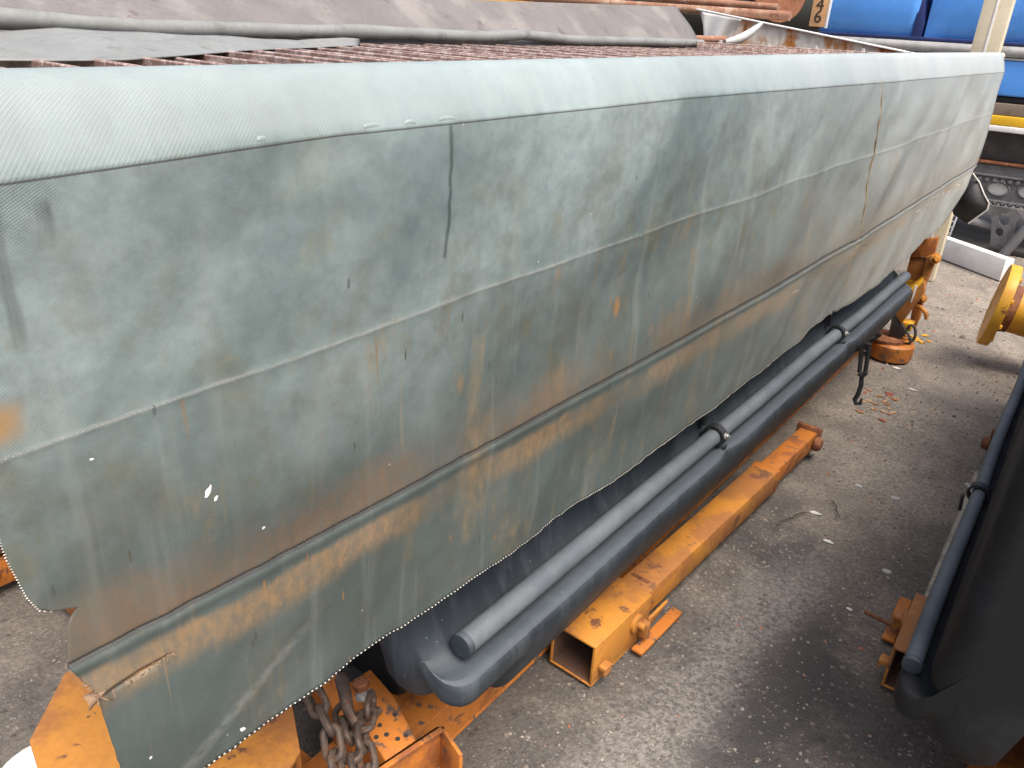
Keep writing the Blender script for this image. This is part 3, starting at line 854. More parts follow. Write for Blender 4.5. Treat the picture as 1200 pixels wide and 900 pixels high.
# near flap lying over the bars
bm = bmesh.new(); rows = []
for i in range(80):
    t = i/79; u = -60+t*480
    A = at_z(u, interp(u, [-60, 0, 60, 150, 215, 290, 420], [70, 70, 70.5, 69.5, 64.5, 58.5, 53]), 1.779)
    B = at_x(u+2, interp(u, [-60, 0, 65, 130, 300, 420], [41, 37, 32, 35, 44, 49]), -2.18 if u < 130 else interp(u, [130, 420], [-2.18, -2.34]))
    r = []
    for j in range(26):
        f = j/25
        p = A.lerp(B, f)
        val = math.exp(-((f-.80)/.13)**2)*interp(u, [-60, 40, 160, 300, 420], [.0, .004, .020, .026, .010])
        hump = math.exp(-((f-.42-.1*t)/.22)**2)*.012
        cr = .007*math.sin((u*.02+f*3.2)*2.1)*f*(1-f)*4*(1 if u < 200 else .4)
        p.z += hump-val+cr+.006*noise.noise(Vector((p.x*6, p.y*5, 2)))*min(1, f*5)
        p.z = max(p.z, 1.779)
        r.append(p)
    rows.append(r)
grid(bm, rows); o = obj('turned_flap', bm, 'tarp_hem', FT); o.modifiers.new('thickness', 'SOLIDIFY').thickness = .003
# pale end flap and curled strip
bm = bmesh.new(); rows = []
for i in range(14):
    f = i/13; r = []
    for k in range(14):
        q = k/13
        u = 819+(4+q*(46-16*f))+f*2; v = 14+9*q+f*(37-12*q*q)
        r.append(at_y(u, v, 6.02+.10*q+.035*math.sin(q*7+f*2)))
    rows.append(r)
grid(bm, rows); o = obj('end_flap', bm, 'pale_blue', FT); o.modifiers.new('thickness', 'SOLIDIFY').thickness = .003
bm = bmesh.new()
p0, p1 = at_y(850, 49, 5.7), at_y(893, 27, 5.9)
tube(bm, [p0.lerp(p1, t)+Vector((0, 0, -.03*math.sin(t*math.pi))) for t in np.linspace(0, 1, 12)], .03, 10, radii=[.012+.018*math.sin(math.pi*(t*.9+.08)) for t in np.linspace(0, 1, 12)])
obj('curled_strip', bm, 'pale_blue', FT)

# rusty bars lying over the far end
for u0, v0, u1, v1, r, lab in ((560, -8, 926, 19, .034, 'thicker rusty steel bar laid across the far end of the spreader'), (600, -18, 912, 9, .028, 'thinner rusty steel bar behind the thicker one at the far end')):
    bm = bmesh.new(); yy = 6.47+(.1 if v1 < 12 else 0)
    a, b_ = at_y(u0, v0, yy), at_y(u1, v1, yy)
    tube(bm, [a.lerp(b_, t)+Vector((0, 0, -.006*math.sin(t*math.pi))) for t in np.linspace(0, 1, 16)], r, 14)
    tag(obj('steel_bar', bm, 'rust_pipe'), lab, 'steel bar')

# ------------------------------------------------------------------ support legs lying on the ground
def leg(label, tf, tube_mat, box_mat, group):
    T = thing('telescopic_support', label, 'support', group=group)
    def bx(bm, lo, hi, bev=.004):
        b0 = len(bm.verts); vs = box(bm, lo, hi, bev)
        for v in vs: v.co = Vector(tf(*v.co))
    w, h, L = .165, .165, .34
    # hollow socket: local x across (0 outer edge, negative inward), y along, z up
    bm = bmesh.new()
    t = .009
    bx(bm, (-w, 0, h-t), (0, L, h), .003); bx(bm, (-w, 0, .002), (0, L, t), .003)
    bx(bm, (-t, .001, t+.0005), (-.0005, L-.001, h-t-.0005), .001); bx(bm, (-w+.0005, .001, t+.0005), (-w+t, L-.001, h-t-.0005), .001)
    bx(bm, (-w+.012, L-.02, t+.001), (-t-.001, L-.012, h-t-.001), .001)
    sk = obj('socket', bm, box_mat, T)
    bm = bmesh.new()
    bx(bm, (-w+t+.0004, .006, h-t-.0025), (-t-.0004, L-.022, h-t-.0006), 0); bx(bm, (-w+t+.0004, .006, t+.0008), (-t-.0004, L-.022, t+.003), 0)
    bx(bm, (-t-.003, .006, t+.0032), (-t-.0006, L-.022, h-t-.003), 0); bx(bm, (-w+t+.0006, .006, t+.0032), (-w+t+.003, L-.022, h-t-.003), 0)
    obj('shade_lining', bm, 'hopper', sk, False)  # added dark liner, the shade inside the socket put into its colour
    # main tube, a touch narrower and set at the socket's top
    bm = bmesh.new(); bx(bm, (-.140, L+.002, .035), (-.022, 1.50, .146), .014); mt_ = obj('outer_tube', bm, tube_mat, T)
    bm = bmesh.new(); bx(bm, (-.126, 1.501, .045), (-.038, 2.0, .134), .008); obj('inner_tube', bm, 'orange_dirty' if tube_mat == 'orange' else tube_mat, T)
    bm = bmesh.new(); bx(bm, (-.146, 2.001, .030), (-.024, 2.03, .152), .006); obj('end_plate', bm, 'rust', T)
    bm = bmesh.new(); bx(bm, (-.12, 1.96, .012), (-.05, 2.0, .0445), .004); obj('foot_lug', bm, 'rust', T)
    bm = bmesh.new(); lathe(bm, [(.035, 0), (.035, .018), (.026, .03), (.012, .032)], 20, frame_mat(tf(-.03, 1.97, .09), Vector(tf(1, 0, 0))-Vector(tf(0, 0, 0)))); obj('end_pin', bm, 'rust', T)
    # collar at the end of the tube and pin boss
    bm = bmesh.new(); bx(bm, (-.1425, 1.44, .0325), (-.0195, 1.4995, .1485), .012); obj('collar', bm, 'orange_dirty' if tube_mat == 'orange' else tube_mat, T)
    bm = bmesh.new(); bx(bm, (-.12, L+.06, .1455), (-.05, L+.075, .1500), .001); obj('weld_bead', bm, 'rust', T)
    xd = Vector(tf(1, 0, 0))-Vector(tf(0, 0, 0))
    bm = bmesh.new(); lathe(bm, [(.034, 0), (.034, .010), (.030, .013), (.013, .013), (.013, .034), (.010, .037)], 22, frame_mat(tf(0, .245, .105), xd)); obj('pivot_boss', bm, box_mat, sk)
    bm = bmesh.new(); bx(bm, (0, .03, .055), (.028, .07, .072), .003); bx(bm, (.019, .03, .04), (.028, .07, .0548), .002); obj('hook_lug', bm, box_mat, sk)
    bm = bmesh.new(); bx(bm, (.0005, .262, .04), (.036, .29, .10), .005); obj('latch', bm, box_mat, sk)
    # flat lever with a rusty end
    bm = bmesh.new(); bx(bm, (.010, .22, .008), (.052, .50, .020), .003); obj('lever', bm, 'orange_dirty', T)
    bm = bmesh.new()
    prism(bm, [tf(-.02, L+.03, .034), tf(-.02, L+.16, .034), tf(-.02, L+.05, .0), tf(-.02, L+.02, .0)], Vector(tf(.012, 0, 0))-Vector(tf(0, 0, 0)), .002); obj('gusset', bm, box_mat, T)
    # oval wear mark: bare plate
    bm = bmesh.new(); lathe(bm, [(.024, 0), (.024, .0012)], 20, frame_mat(tf(-.085, 1.36, .1457), (0, 0, 1))); obj('plug', bm, 'rust', T)
    return T
a1 = math.atan2(.075, 2.1)
def tf_left(x, y, z): return (-.855+x*math.cos(a1)+y*math.sin(a1), 1.69-x*math.sin(a1)+y*math.cos(a1), z)
leg('orange telescopic support leg with rusty tip lying beside the covered spreader', tf_left, 'orange', 'orange', 'folded support legs')

# ------------------------------------------------------------------ chain hooked on the frame
CH = thing('chain', 'rusty steel chain hanging in loops beside the perforated bracket', 'chain')
def link_mesh(name='chain_link', Lk=.074, Wd=.043, r=.0085):
    bm = bmesh.new(); path = []
    hl, hw = Lk/2-Wd/2, Wd/2-r*.3
    for i in range(10): a = -math.pi/2+math.pi*i/9; path.append((hl+hw*math.cos(a), hw*math.sin(a), 0))
    for i in range(10): a = math.pi/2+math.pi*i/9; path.append((-hl+hw*math.cos(a), hw*math.sin(a), 0))
    tube(bm, path, r, 8, close=True)
    return obj(name, bm, 'chain', CH)
proto = link_mesh()
paths = [[(371, 822, .455), (388, 858, .44), (392, 892, .40), (405, 930, .34)],
         [(434, 826, .36), (424, 862, .375), (432, 900, .36), (440, 935, .30)],
         [(402, 838, .36), (410, 870, .37), (418, 905, .36)]]
first = True; k = 0
for P in paths:
    pw = [at_z(*q) for q in P]
    segs = [(pw[i+1]-pw[i]).length for i in range(len(pw)-1)]; tot = sum(segs)
    n = int(tot/0.054)+1
    def along(s):
        for i, L in enumerate(segs):
            if s <= L: return pw[i].lerp(pw[i+1], s/L)
            s -= L
        return pw[-1]
    for i in range(n):
        c = along(i*0.054); d = along(min(tot, i*0.054+.03))-along(max(0, i*0.054-.03))
        if d.length < 1e-4: continue
        ob = proto if first else proto.copy()
        if not first: COL.objects.link(ob); ob.parent = CH
        first = False
        mm = frame_mat(c, Vector((.35, -.35, .85)), d)
        mm = mm @ Matrix.Rotation(math.radians(20+90*(k % 2)+random.uniform(-18, 18)), 4, 'X')
        # x axis of the link follows d
        dx = d.normalized(); up = Vector((.3, -.4, .86)); up = (up-dx*up.dot(dx)).normalized(); yy = up.cross(dx)
        m3 = Matrix.Identity(4)
        for q in range(3): m3[q][0], m3[q][1], m3[q][2], m3[q][3] = dx[q], yy[q], up[q], c[q]
        ob.matrix_local = m3 @ Matrix.Rotation(math.radians(15+90*(k % 2)+random.uniform(-15, 15)), 4, 'X'); k += 1
bm = bmesh.new()
hk = [at_z(u, v, z) for u, v, z in ((400, 795, .40), (404, 812, .41), (408, 832, .405), (414, 846, .39), (420, 838, .38))]
tube(bm, hk, .014, 10, radii=[.017, .016, .014, .012, .009]); obj('hook', bm, 'chain', CH)
bm = bmesh.new(); tube(bm, [at_z(424, 845, .335), at_z(436, 838, .34), at_z(445, 832, .335)], .010, 10); obj('shackle_pin', bm, 'chain', CH)

# ------------------------------------------------------------------ turnbuckle hanging from the far end of the beam
TB = thing('turnbuckle', 'black turnbuckle with open hook hanging below the dark side tank', 'turnbuckle')
yt = 4.12
def py(u, v): return at_y(u, v, yt)
bm = bmesh.new(); tube(bm, [py(1019, 404), py(1014, 436)], .011, 8); tube(bm, [py(1010, 407), py(1007, 436)], .011, 8); tube(bm, [py(1021, 404), py(1014, 402), py(1008, 408)], .012, 8); tube(bm, [py(1006, 437), py(1011, 440), py(1015, 436)], .015, 8)
obj('body', bm, 'black_plastic', TB)
bm = bmesh.new(); tube(bm, [py(1010, 438), py(1009, 452), py(1005, 463), py(1001.5, 468), py(1003, 473), py(1008, 473), py(1010, 467)], .010, 8, radii=[.011, .012, .012, .012, .012, .010, .005]); obj('hook', bm, 'black_plastic', TB)
bm = bmesh.new(); tube(bm, [py(1014, 402), py(1020, 396), py(1032, 392)]+[Vector((-.95, yt+.05, .30))], .009, 8); obj('eye_rod', bm, 'dark_steel', TB)

# ------------------------------------------------------------------ orange stand at the far end of the spreader
ST = thing('support_stand', 'upright orange stand with a round foot at the far end of the spreader', 'support stand')
ys_ = 5.40
def sp(pts): return [at_y(u, v, ys_) for u, v in pts]
fc = at_z(1043, 416, 0); fc.y = 5.42
fx = at_y(1044, 405, 5.42).x
bm = bmesh.new(); lathe(bm, [(.10, .0), (.135, .004), (.14, .02), (.14, .10), (.125, .115), (.02, .116)], 28, frame_mat((fx, 5.42, .0), (0, 0, 1))); ft = obj('round_foot', bm, 'orange_dirty', ST)
bm = bmesh.new(); lathe(bm, [(.125, .117), (.13, .119), (.13, .135), (.12, .138)], 28, frame_mat((fx-.04, 5.42, .0), (0, 0, 1))); fp = obj('foot_plate', bm, 'rust', ST)
for dx, dy in ((.075, -.03), (-.13, -.05)):
    bm = bmesh.new(); hexbolt(bm, (fx+dx, 5.42+dy, .138), (0, 0, 1), .018, .024, .018); obj('bolt', bm, 'orange', fp)
bm = bmesh.new(); tube(bm, [Vector((fx-.17+.19*math.cos(a)*.8, 5.34+.09*math.sin(a), .06+.012*math.sin(a))) for a in np.linspace(2.2, 5.3, 14)], .010, 8); obj('foot_ring', bm, 'dark_steel', ST)
bm = bmesh.new(); prism(bm, sp([(1047, 363), (1069, 401), (1062, 408), (1040, 398)]), (0, .03, 0), .003); obj('triangular_gusset', bm, 'dark_steel', ST)
bm = bmesh.new(); prism(bm, [at_y(u, v, 5.70) for u, v in ((1082, 300), (1091, 299), (1073, 384), (1064, 386))], (0, .05, 0), .004); obj('column', bm, 'orange', ST)
bm = bmesh.new(); prism(bm, sp([(1049, 368), (1052, 360), (1083, 330), (1083, 342), (1073, 356), (1054, 382)]), (0, .05, 0), .003); ar = obj('side_plate', bm, 'orange', ST)
bm = bmesh.new(); prism(bm, [at_y(u, v, 5.392) for u, v in ((1072.5, 334), (1075, 335), (1068.5, 354), (1066.5, 355))], (0, .004, 0), .0005); obj('sticker', bm, 'white_paint', ar)
bm = bmesh.new()
pA = [at_y(1052, 358, 5.40), at_y(1083, 329, 5.40), at_y(1080, 318, 5.75), at_y(1058, 322, 5.75)]
prism(bm, pA, (0, 0, -.012), .002); obj('top_plate', bm, 'yellow', ST)
bm = bmesh.new(); prism(bm, [at_y(u, v, 5.62) for u, v in ((1067, 300), (1088, 303), (1084, 333), (1060, 326))], (0, .02, 0), .003); obj('back_plate', bm, 'orange', ST)
bm = bmesh.new(); prism(bm, [at_y(u, v, 5.56) for u, v in ((1086, 301), (1097, 297), (1094, 312), (1084, 335), (1078, 372), (1070, 388), (1074, 350))], (0, .05, 0), .003); obj('web', bm, 'orange', ST)
bm = bmesh.new(); prism(bm, [at_y(u, v, 5.60) for u, v in ((1074, 283), (1100, 278), (1094, 300), (1066, 302))], (0, .04, 0), .003); obj('head_plate', bm, 'orange_dirty', ST)
bm = bmesh.new(); hexbolt(bm, at_y(1096, 303, 5.55), (.6, -1, .2), .022, .03); hexbolt(bm, at_y(1081, 350, 5.55), (.6, -1, .2), .018, .025); obj('bolts', bm, 'orange', ST)
bm = bmesh.new(); tube(bm, [at_y(1075, 358, 5.55), at_y(1080, 361, 5.52), at_y(1085, 367, 5.5), at_y(1086, 374, 5.5)], .014, 8); obj('handle', bm, 'orange', ST)
bm = bmesh.new(); prism(bm, [at_y(1055, 377, 5.44), at_y(1069, 380, 5.44), at_y(1066, 389, 5.44), at_y(1057, 386, 5.44)], (0, .1, 0), .003); obj('lower_plate', bm, 'yellow', ST)
bm = bmesh.new(); tube(bm, [Vector(at_y(1068+5*math.cos(a), 390+9*math.sin(a), 5.42)) for a in np.linspace(-2.6, 1.8, 12)], .009, 8); obj('ring', bm, 'dark_steel', ST)

# ------------------------------------------------------------------ neighbouring spreader on the right
RS = thing('grit_spreader', 'neighbouring uncovered spreader with black tank standing across the asphalt gap', 'grit spreader')
a2 = .018; XO = -.945
def tf_right(x, y, z):
    x_, y_ = -(x-XO)+.042, y+.70
    return (x_*math.cos(a2)-(y_-1.7)*math.sin(a2), 1.7+x_*math.sin(a2)+(y_-1.7)*math.cos(a2), z)
tank_set(RS, .97, 4.5, tf_right, (2.05,), 1.45, -.895, .085, (-.846, .552, .021), 'tank_shade')
bm = bmesh.new()
for lo, hi in (((-1.20, .9, 0), (-1.053, 5.0, .16)),):
    for v in box(bm, lo, hi, .006): v.co = Vector(tf_right(*v.co))
obj('base_beam', bm, 'orange_dirty', RS)
bm = bmesh.new()
prism(bm, [tf_right(x, 1.02, z) for x, z in ((-1.13, .36), (-1.13, .8), (-1.10, 1.88), (-2.4, 1.88), (-2.4, .3))], Vector(tf_right(0, 3.5, 0))-Vector(tf_right(0, 0, 0)), .04)
obj('hopper_shell', bm, 'tank_shade', RS)
bm = bmesh.new()
prism(bm, [tf_right(x, 1.1, z) for x, z in ((-1.2, .1), (-2.4, .1), (-2.4, .3), (-1.2, .3))], Vector(tf_right(0, 3.4, 0))-Vector(tf_right(0, 0, 0)), .01)
obj('sub_frame', bm, 'orange_dirty', RS)

a3 = .018
def tf_rleg(x, y, z):
    x_ = -x-.142; return (x_*math.cos(a3)-y*math.sin(a3), 2.32+x_*math.sin(a3)+y*math.cos(a3), z)
LR = leg('bleached beige support leg in a yellow orange socket lying below the neighbouring black tank', tf_rleg, 'beige_leg', 'orange', 'folded support legs')
bm = bmesh.new()
tube(bm, [at_z(1014, 717, .03), at_z(1066, 743, .05)], .008, 10); obj('locking_rod', bm, 'rust', LR)

# ------------------------------------------------------------------ yellow flanged pipe
FP = thing('flanged_pipe', 'yellow flanged pipe end poking out beyond the neighbouring tank', 'pipe')
yf = 5.75
p_t, p_b = at_y(1186, 311, yf), at_y(1144, 399, yf)
ctr = (p_t+p_b)/2; up = (p_t-p_b); rad = up.length/2; up.normalize()
ax = Vector((.93, .12, 0)); ax = (ax-up*ax.dot(up)).normalized()
bm = bmesh.new(); lathe(bm, [(rad*.45, 0), (rad, .0), (rad*1.01, .006), (rad*1.01, .055), (rad, .062), (rad*.45, .062)], 40, frame_mat(ctr, ax)); fl = obj('flange', bm, 'yellow', FP)
bm = bmesh.new(); lathe(bm, [(rad*.58, .063), (rad*.56, .085), (rad*.55, .12), (rad*.55, 1.3)], 32, frame_mat(ctr, ax)); obj('pipe_body', bm, 'yellow', FP)
bm = bmesh.new(); lathe(bm, [(rad*.63, .0622), (rad*.62, .075), (rad*.575, .10), (rad*.571, .12)], 32, frame_mat(ctr, ax)); obj('weld_collar', bm, 'rust', FP)
for k in range(8):
    a = k*math.pi/4+.3
    bm = bmesh.new(); hexbolt(bm, frame_mat(ctr, ax) @ Vector((rad*.82*math.cos(a), rad*.82*math.sin(a), .062)), ax, .016, .016); obj('bolt', bm, 'yellow', fl)
pe = ctr+ax*1.0
bm = bmesh.new(); box(bm, (pe.x-.06, pe.y-.18, 0), (pe.x+.06, pe.y+.18, pe.z-rad*.54), .006); obj('saddle', bm, 'orange_dirty', FP)

# ------------------------------------------------------------------ white beam and slotted strap
wa, wb = at_z(1086, 297, 0), at_z(1171, 329.5, 0)
d = (wb-wa); L = d.length; mm = frame_mat(wa, (0, 0, 1), d)
bm = bmesh.new(); box(bm, (-.3, .0, .0), (L, .10, .20), .008, mm)
WB = tag(obj('white_beam', bm, 'white_paint'), 'white painted beam lying on the ground before the blue trailer', 'beam')
bm = bmesh.new()
s0, s1 = at_z(1106, 287, 0), at_y(1120, 254, at_z(1106, 287, 0).y+.15)
p = s1-s0; Ls = p.length; w_ = .028
mm = frame_mat(s0, Vector((0, -1, .3)), p)
box(bm, (0, -w_, -.003), (Ls, -w_*.45, .003), .001, mm); box(bm, (0, w_*.45, -.003), (Ls, w_, .003), .001, mm)
for k in range(6): box(bm, (Ls*k/5.0*.96, -w_*.449, -.003), (Ls*k/5.0*.96+Ls*.045, w_*.449, .003), .0, mm)
tag(obj('slotted_strap', bm, 'zinc'), 'thin slotted metal strap leaning behind the white beam', 'metal strap')

# ------------------------------------------------------------------ blue covered trailer in the background
TR = thing('trailer', 'trailer with bright blue cover and yellow and white side stripes', 'trailer')
YT = 9.4
zt = lambda v: at_y(1190, v, YT).z
XL, XR = at_y(958, 20, YT).x, 2.2
def slab(name, v0, v1, y0, y1, mat, parent=TR, x0=XL, x1=XR, bev=.01):
    bm = bmesh.new(); box(bm, (x0, YT+y0, zt(v1)), (x1, YT+y1, zt(v0)), bev, None, 3); return obj(name, bm, mat, parent)
xg = at_y(1078, 30, YT).x
def bulged(name, x0, x1, z0, z1, y0, depth, mat):
    bm = bmesh.new(); rows = []
    for i in range(25):
        f = i/24; z = z0+(z1-z0)*f; r = []
        for j in range(41):
            g_ = j/40; x = x0+(x1-x0)*g_
            edge = min(1, min(f, 1-f)*6)*min(1, min(g_, 1-g_)*14)
            yy = y0-.07*math.sqrt(max(0, edge))+.03*noise.noise(Vector((x*1.4, z*1.1, 3)))
            r.append((x, yy, z))
        rows.append(r)
    vs = grid(bm, rows)
    r = bmesh.ops.extrude_edge_only(bm, edges=[e for e in bm.edges if e.is_boundary])
    nv = [e for e in r['geom'] if isinstance(e, bmesh.types.BMVert)]
    for v in nv: v.co.y = y0+depth
    bmesh.ops.contextual_create(bm, geom=[e for e in bm.edges if e.is_boundary])
    return obj(name, bm, mat, TR)
bulged('cover_panel', XL, xg-.02, zt(50), zt(50)+1.5, YT+.05, 2.3, 'blue')
bulged('cover_panel', xg+.05, XR, zt(50), zt(50)+1.5, YT+.05, 2.3, 'blue')
bm = bmesh.new(); prism(bm, [at_y(1085, -60, YT+.02), at_y(1084, 0, YT+.02), at_y(1082, 28, YT), at_y(1077, 48, YT), at_y(1067, 48, YT), at_y(1071, 28, YT), at_y(1079, 0, YT+.02), at_y(1084, -60, YT+.02)], (0, .25, 0), .002); obj('cover_gap', bm, 'blue_dark', TR)
slab('edge_binding', 49.5, 54, .0, 2.3, 'blue_dark')
bm = bmesh.new(); zc = (zt(54.5)+zt(68))/2; tube(bm, [(XL, YT+.02, zc), (XR, YT+.02, zc)], (zt(54.5)-zt(68))/2, 18); obj('side_tube', bm, 'tube_grey', TR)
slab('side_skirt', 70, 114, .02, 2.3, 'blue', bev=.02)
slab('skirt_binding', 68.8, 71, .005, .04, 'pale_blue', bev=.002)
slab('deck_shadow_strip', 115, 122, .08, 2.2, 'dark_steel')
slab('deck_edge', 122.5, 137, .0, 2.2, 'brown_deck')
slab('yellow_stripe', 137.2, 149, -.015, 2.2, 'trailer_yellow')
slab('white_stripe', 149.3, 156.5, -.02, 2.2, 'white_paint')
slab('chassis_beam', 157, 193, .12, 2.0, 'dark_steel')
slab('chassis_flange', 193.3, 197, .06, 2.0, 'rust')
slab('cross_plate', 197.3, 243, .10, .18, 'grey_steel')
for v in (211, 241):
    bm = bmesh.new(); tube(bm, [(XL+1.0, YT+.085, zt(v)), (XR, YT+.085, zt(v))], .014, 8); obj('plate_fold', bm, 'grey_steel', TR)
for vv in (214, 240):
    for k in range(9):
        bm = bmesh.new(); u = 1148+k*9
        hexbolt(bm, at_y(u, vv+(u-1190)*.12, YT+.10), (0, -1, 0), .02, .03); obj('bolt', bm, 'grey_steel', TR)
for u, v, ru, rv in ((1170, 221, 12, 7.5), (1204, 225, 10, 7)):
    bm = bmesh.new()
    prism(bm, [at_y(u+ru*math.cos(a), v+rv*math.sin(a)+ru*math.cos(a)*.1, YT+.094) for a in np.linspace(0, 2*math.pi, 24, endpoint=False)], (0, .004, 0), 0); ov = obj('oval_opening', bm, 'tube_grey', TR)
    bm = bmesh.new(); tube(bm, [at_y(u+(ru+.8)*math.cos(a), v+(rv+.6)*math.sin(a)+ru*math.cos(a)*.1, YT+.092) for a in np.linspace(0, 2*math.pi, 24, endpoint=False)], .011, 6, close=True); obj('rim', bm, 'grey_steel', ov)
# landing gear bracket with two holes, and a sloping stay
def ring_plate(outer, holes, y, th, mat, name):
    bm = bmesh.new()
    loops = []
    for lp in [outer]+holes:
        vs = [bm.verts.new(at_y(u, v, y)) for u, v in lp]
        es = [bm.edges.new((vs[i], vs[(i+1) % len(vs)])) for i in range(len(vs))]; loops += es
    bmesh.ops.triangle_fill(bm, edges=loops, use_beauty=True)
    r = bmesh.ops.extrude_face_region(bm, geom=bm.faces[:])
    for e in r['geom']:
        if isinstance(e, bmesh.types.BMVert): e.co.y += th
    return obj(name, bm, mat, TR)
def ell(u, v, a, b_, t=.25, n=14): return [(u+a*math.cos(q)*math.cos(t)-b_*math.sin(q)*math.sin(t), v+a*math.cos(q)*math.sin(t)+b_*math.sin(q)*math.cos(t)) for q in np.linspace(0, 2*math.pi, n, endpoint=False)]
ring_plate([(1160, 240), (1192, 246), (1197, 252), (1190, 262), (1186, 280), (1182, 298), (1160, 295), (1162, 260)], [ell(1177, 257, 6.5, 7.5), ell(1171, 272, 4.8, 5.2)], YT+.02, .06, 'grey_steel', 'landing_bracket')
bm = bmesh.new(); tube(bm, [at_y(1210, 258, YT-.05), at_y(1192, 280, YT-.1), at_y(1174, 300, YT-.12)], .05, 12); obj('stay', bm, 'grey_steel', TR)
bm = bmesh.new(); tube(bm, [at_y(1138, 258, YT+.15), at_y(1166, 266, YT+.15)], .04, 12); obj('cross_tube', bm, 'tube_grey', TR)
bm = bmesh.new(); pf = at_y(1172, 298, YT+.05); box(bm, (pf.x-.07, YT+.0, 0), (pf.x+.09, YT+.12, pf.z), .01); obj('landing_leg', bm, 'grey_steel', TR)
bm = bmesh.new(); box(bm, (pf.x-.1, YT-.1, 0), (XR, YT+.1, .05), .006); obj('foot_rail', bm, 'dark_steel', TR)
# rear wheels so the trailer stands on the ground
for xw in (.9, 1.8):
    bm = bmesh.new(); lathe(bm, [(.28, 0), (.42, 0), (.48, .04), (.48, .22), (.42, .26), (.28, .26)], 32, frame_mat((xw, YT+.3, .48), (0, 1, 0))); obj('wheel', bm, 'black_plastic', TR)

# cream post by the far corner
bm = bmesh.new()
xp = at_y(1153, 62, 7.6).x
hw = .10
prism(bm, [(xp-hw, 7.6, 0), (xp+hw, 7.6, 0), (xp+hw, 7.72, 0), (xp+.012, 7.72, 0), (xp+.012, 7.66, 0), (xp-.012, 7.66, 0), (xp-.012, 7.72, 0), (xp-hw, 7.72, 0)], (0, 0, 3.2), .004)
PO = tag(obj('post', bm, 'cream'), 'tall cream steel post just beyond the far corner of the cover', 'post')
bm = bmesh.new(); box(bm, (xp-.008, 7.594, .1), (xp+.008, 7.5995, 3.1), .001); obj('post_rib', bm, 'white_paint', PO)

# sign board with the digits 4 and 6
ysg = 8.3
SG = thing('number_board', 'peach coloured narrow board with black digits 4 and 6', 'sign')
sb = [at_y(948, 28, ysg), at_y(959.5, 30, ysg), at_y(969, -6, ysg), at_y(955, -8, ysg)]
xa, xb_ = sb[0].x, sb[1].x+.06
bm = bmesh.new(); box(bm, (xa, ysg, sb[0].z-.02), (xb_, ysg+.03, sb[0].z+.75), .004); obj('board', bm, 'sign', SG)
bm = bmesh.new(); box(bm, (xb_-.006, ysg-.006, sb[0].z-.03), (xb_+.012, ysg+.036, sb[0].z+.76), .003); obj('board_edge', bm, 'white_paint', SG)
bm = bmesh.new(); box(bm, (xa+.02, ysg+.031, 0), (xa+.09, ysg+.09, sb[0].z+.7), .004); obj('board_post', bm, 'dark_steel', SG)
for ch, u, v in (('4', 961.2, 6), ('6', 958.4, 20)):
    cu = bpy.data.curves.new('digit', 'FONT'); cu.body = ch; cu.size = .155; cu.extrude = .002; cu.align_x = 'CENTER'; cu.align_y = 'CENTER'
    to = bpy.data.objects.new('digit', cu); COL.objects.link(to)
    dg = bpy.context.evaluated_depsgraph_get(); me = bpy.data.meshes.new_from_object(to.evaluated_get(dg)); bpy.data.objects.remove(to)
    o = link('digit', me, 'digits', SG); p = at_y(u, v, ysg-.004)
    o.location = p; o.rotation_euler = (math.pi/2, 0, 0)

# rusty drum behind the bars
DR = thing('cable_drum', 'rusty brown drum standing beside the number board', 'drum')
dc = at_y(897, -6, 8.9)
axd = Vector((.8, -.6, .15)).normalized()
bm = bmesh.new(); lathe(bm, [(.16, -.25), (.16, .25)], 28, frame_mat(dc, axd)); obj('core', bm, 'rust', DR)
for h in (-.26, .0, .26):
    bm = bmesh.new(); lathe(bm, [(.22, h-.02), (.30, h-.02), (.30, h+.02), (.22, h+.02), (.162, h)], 32, frame_mat(dc, axd)); obj('rim', bm, 'rust' if h else 'dark_steel', DR)
bm = bmesh.new(); box(bm, (dc.x-.16, dc.y-.16, 0), (dc.x+.16, dc.y+.16, dc.z-.22), .01); obj('drum_stand', bm, 'dark_steel', DR)

# yellow machine and pale wall glimpsed over the far cover
bm = bmesh.new(); box(bm, (-9.5, 10.2, 0), (-5.7, 10.6, 2.16), .02)
tag(obj('yellow_barrier', bm, 'yellow'), 'yellow panel glimpsed over the folded back cover', 'panel')

# ------------------------------------------------------------------ litter and the white bucket
BK = thing('bucket', 'white plastic bucket under the orange end plate', 'bucket')
bc = at_z(52, 905, .26); 
bm = bmesh.new(); lathe(bm, [(.085, 0), (.10, .25), (.104, .25), (.106, .262), (.10, .266), (.092, .255), (.078, .012), (.01, .010)], 32, frame_mat((bc.x, bc.y, -.008), (0, 0, 1))); obj('pail', bm, 'white_paint', BK)
bm = bmesh.new(); tube(bm, [Vector((bc.x+.107*math.cos(a), bc.y+.107*math.sin(a), .215-.07*math.sin(a))) for a in np.linspace(0, math.pi, 16)], .003, 6); obj('handle', bm, 'zinc', BK)

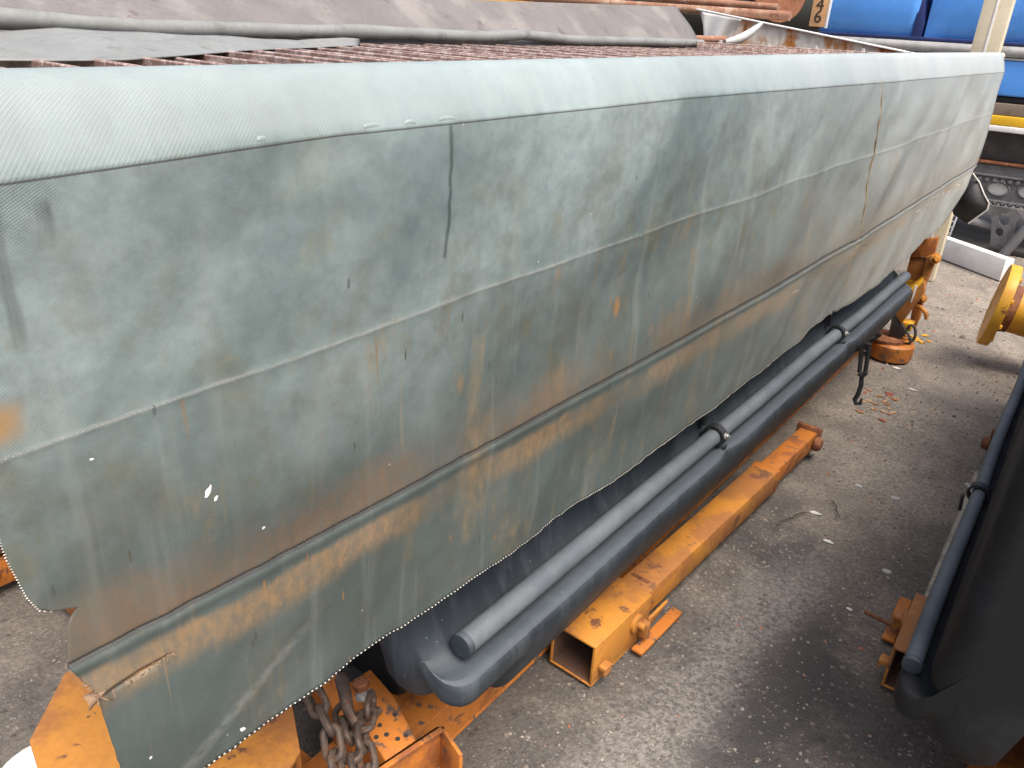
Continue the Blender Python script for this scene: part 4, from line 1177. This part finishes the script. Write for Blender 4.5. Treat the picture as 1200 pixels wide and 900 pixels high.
def scrap(u, v, s, mat, name, label, cat, group=None, thick=.002, seed=0, asp=.5, rot=0):
    c = at_z(u, v, 0); c.z = gz(c.x, c.y)+.003; rd = random.Random(seed)
    bm = bmesh.new(); n = 9; top = []
    for i in range(n):
        a = 2*math.pi*i/n; r = s*rd.uniform(.75, 1.1)
        x, y = r*math.cos(a), r*asp*math.sin(a)
        top.append(c+Vector((x*math.cos(rot)-y*math.sin(rot), x*math.sin(rot)+y*math.cos(rot), rd.uniform(.0, s*.18))))
    prism(bm, top, (0, 0, -thick), 0)
    tag(obj(name, bm, mat, None, False), label, cat, group)
scrap(957, 600, .030, 'litter_white', 'paper_scrap', 'white paper scrap beside the rusty tip of the orange leg', 'litter', seed=1, asp=.4)
scrap(971, 633, .022, 'litter_white', 'plastic_scrap', 'pale scrap on bare ground between orange leg and beige leg', 'litter', seed=2)
scrap(1040, 668, .020, 'tube_grey', 'stone', 'grey stone on the asphalt near the beige leg', 'stone', thick=.012, seed=3, asp=.8)
scrap(1007, 568, .020, 'tube_grey', 'stone', 'grey stone on the ground past the tip of the orange leg', 'stone', thick=.012, seed=4, asp=.8)
scrap(1050, 582, .020, 'tube_grey', 'stone', 'flat grey stone lying before the end of the beige leg', 'stone', thick=.008, seed=5, asp=.8)
scrap(1070, 455, .032, 'litter_white', 'paper_scrap', 'small white slip of paper past the turnbuckle hook', 'litter', seed=6, asp=.35)
scrap(1051, 430, .035, 'litter_white', 'paper_scrap', 'white scrap lying just before the round orange foot', 'litter', seed=7, asp=.5)
scrap(996, 712, .013, 'litter_white', 'paper_scrap', 'tiny white scrap near the thin locking rod', 'litter', seed=8, asp=.6)
rd = random.Random(21)
for i in range(30):
    u, v = 1035+rd.gauss(0, 17), 471+rd.gauss(0, 8); kind = rd.choice((0, 0, 1, 1, 2))
    scrap(u, v, rd.uniform(.012, .028), ('leaf', 'leaf_pale', 'leaf_red')[kind], 'dry_leaf', ('dry brown leaf in the litter beyond the turnbuckle hook', 'bleached tan leaf in the litter beyond the turnbuckle hook', 'reddish leaf in the litter beyond the turnbuckle hook')[kind], 'leaf', ('brown leaves beyond the hook', 'tan leaves beyond the hook', 'reddish leaves beyond the hook')[kind], .0015, 40+i, rd.uniform(.35, .7), rd.random()*6)
for i in range(9):
    u, v = 1078+rd.gauss(0, 8), 397+rd.gauss(0, 3)
    scrap(u, v, rd.uniform(.02, .04), 'yellow', 'paint_flake', 'yellow paint flake on the ground by the round foot', 'paint flake', 'paint flakes by the round foot', .002, 90+i, .6, rd.random()*6)
# twigs
for u0, v0, u1, v1, lab in ((912, 612, 946, 600, 'thin twig lying next to the orange leg'), (974, 586, 984, 606, 'short dark twig past the tip of the orange leg')):
    bm = bmesh.new(); a, b_ = at_z(u0, v0, .004), at_z(u1, v1, .004)
    tube(bm, [a, a.lerp(b_, .4)+Vector((.006, .01, .002)), a.lerp(b_, .7)+Vector((-.004, .004, .003)), b_], .0022, 5); tag(obj('twig', bm, 'dark_steel'), lab, 'twig')
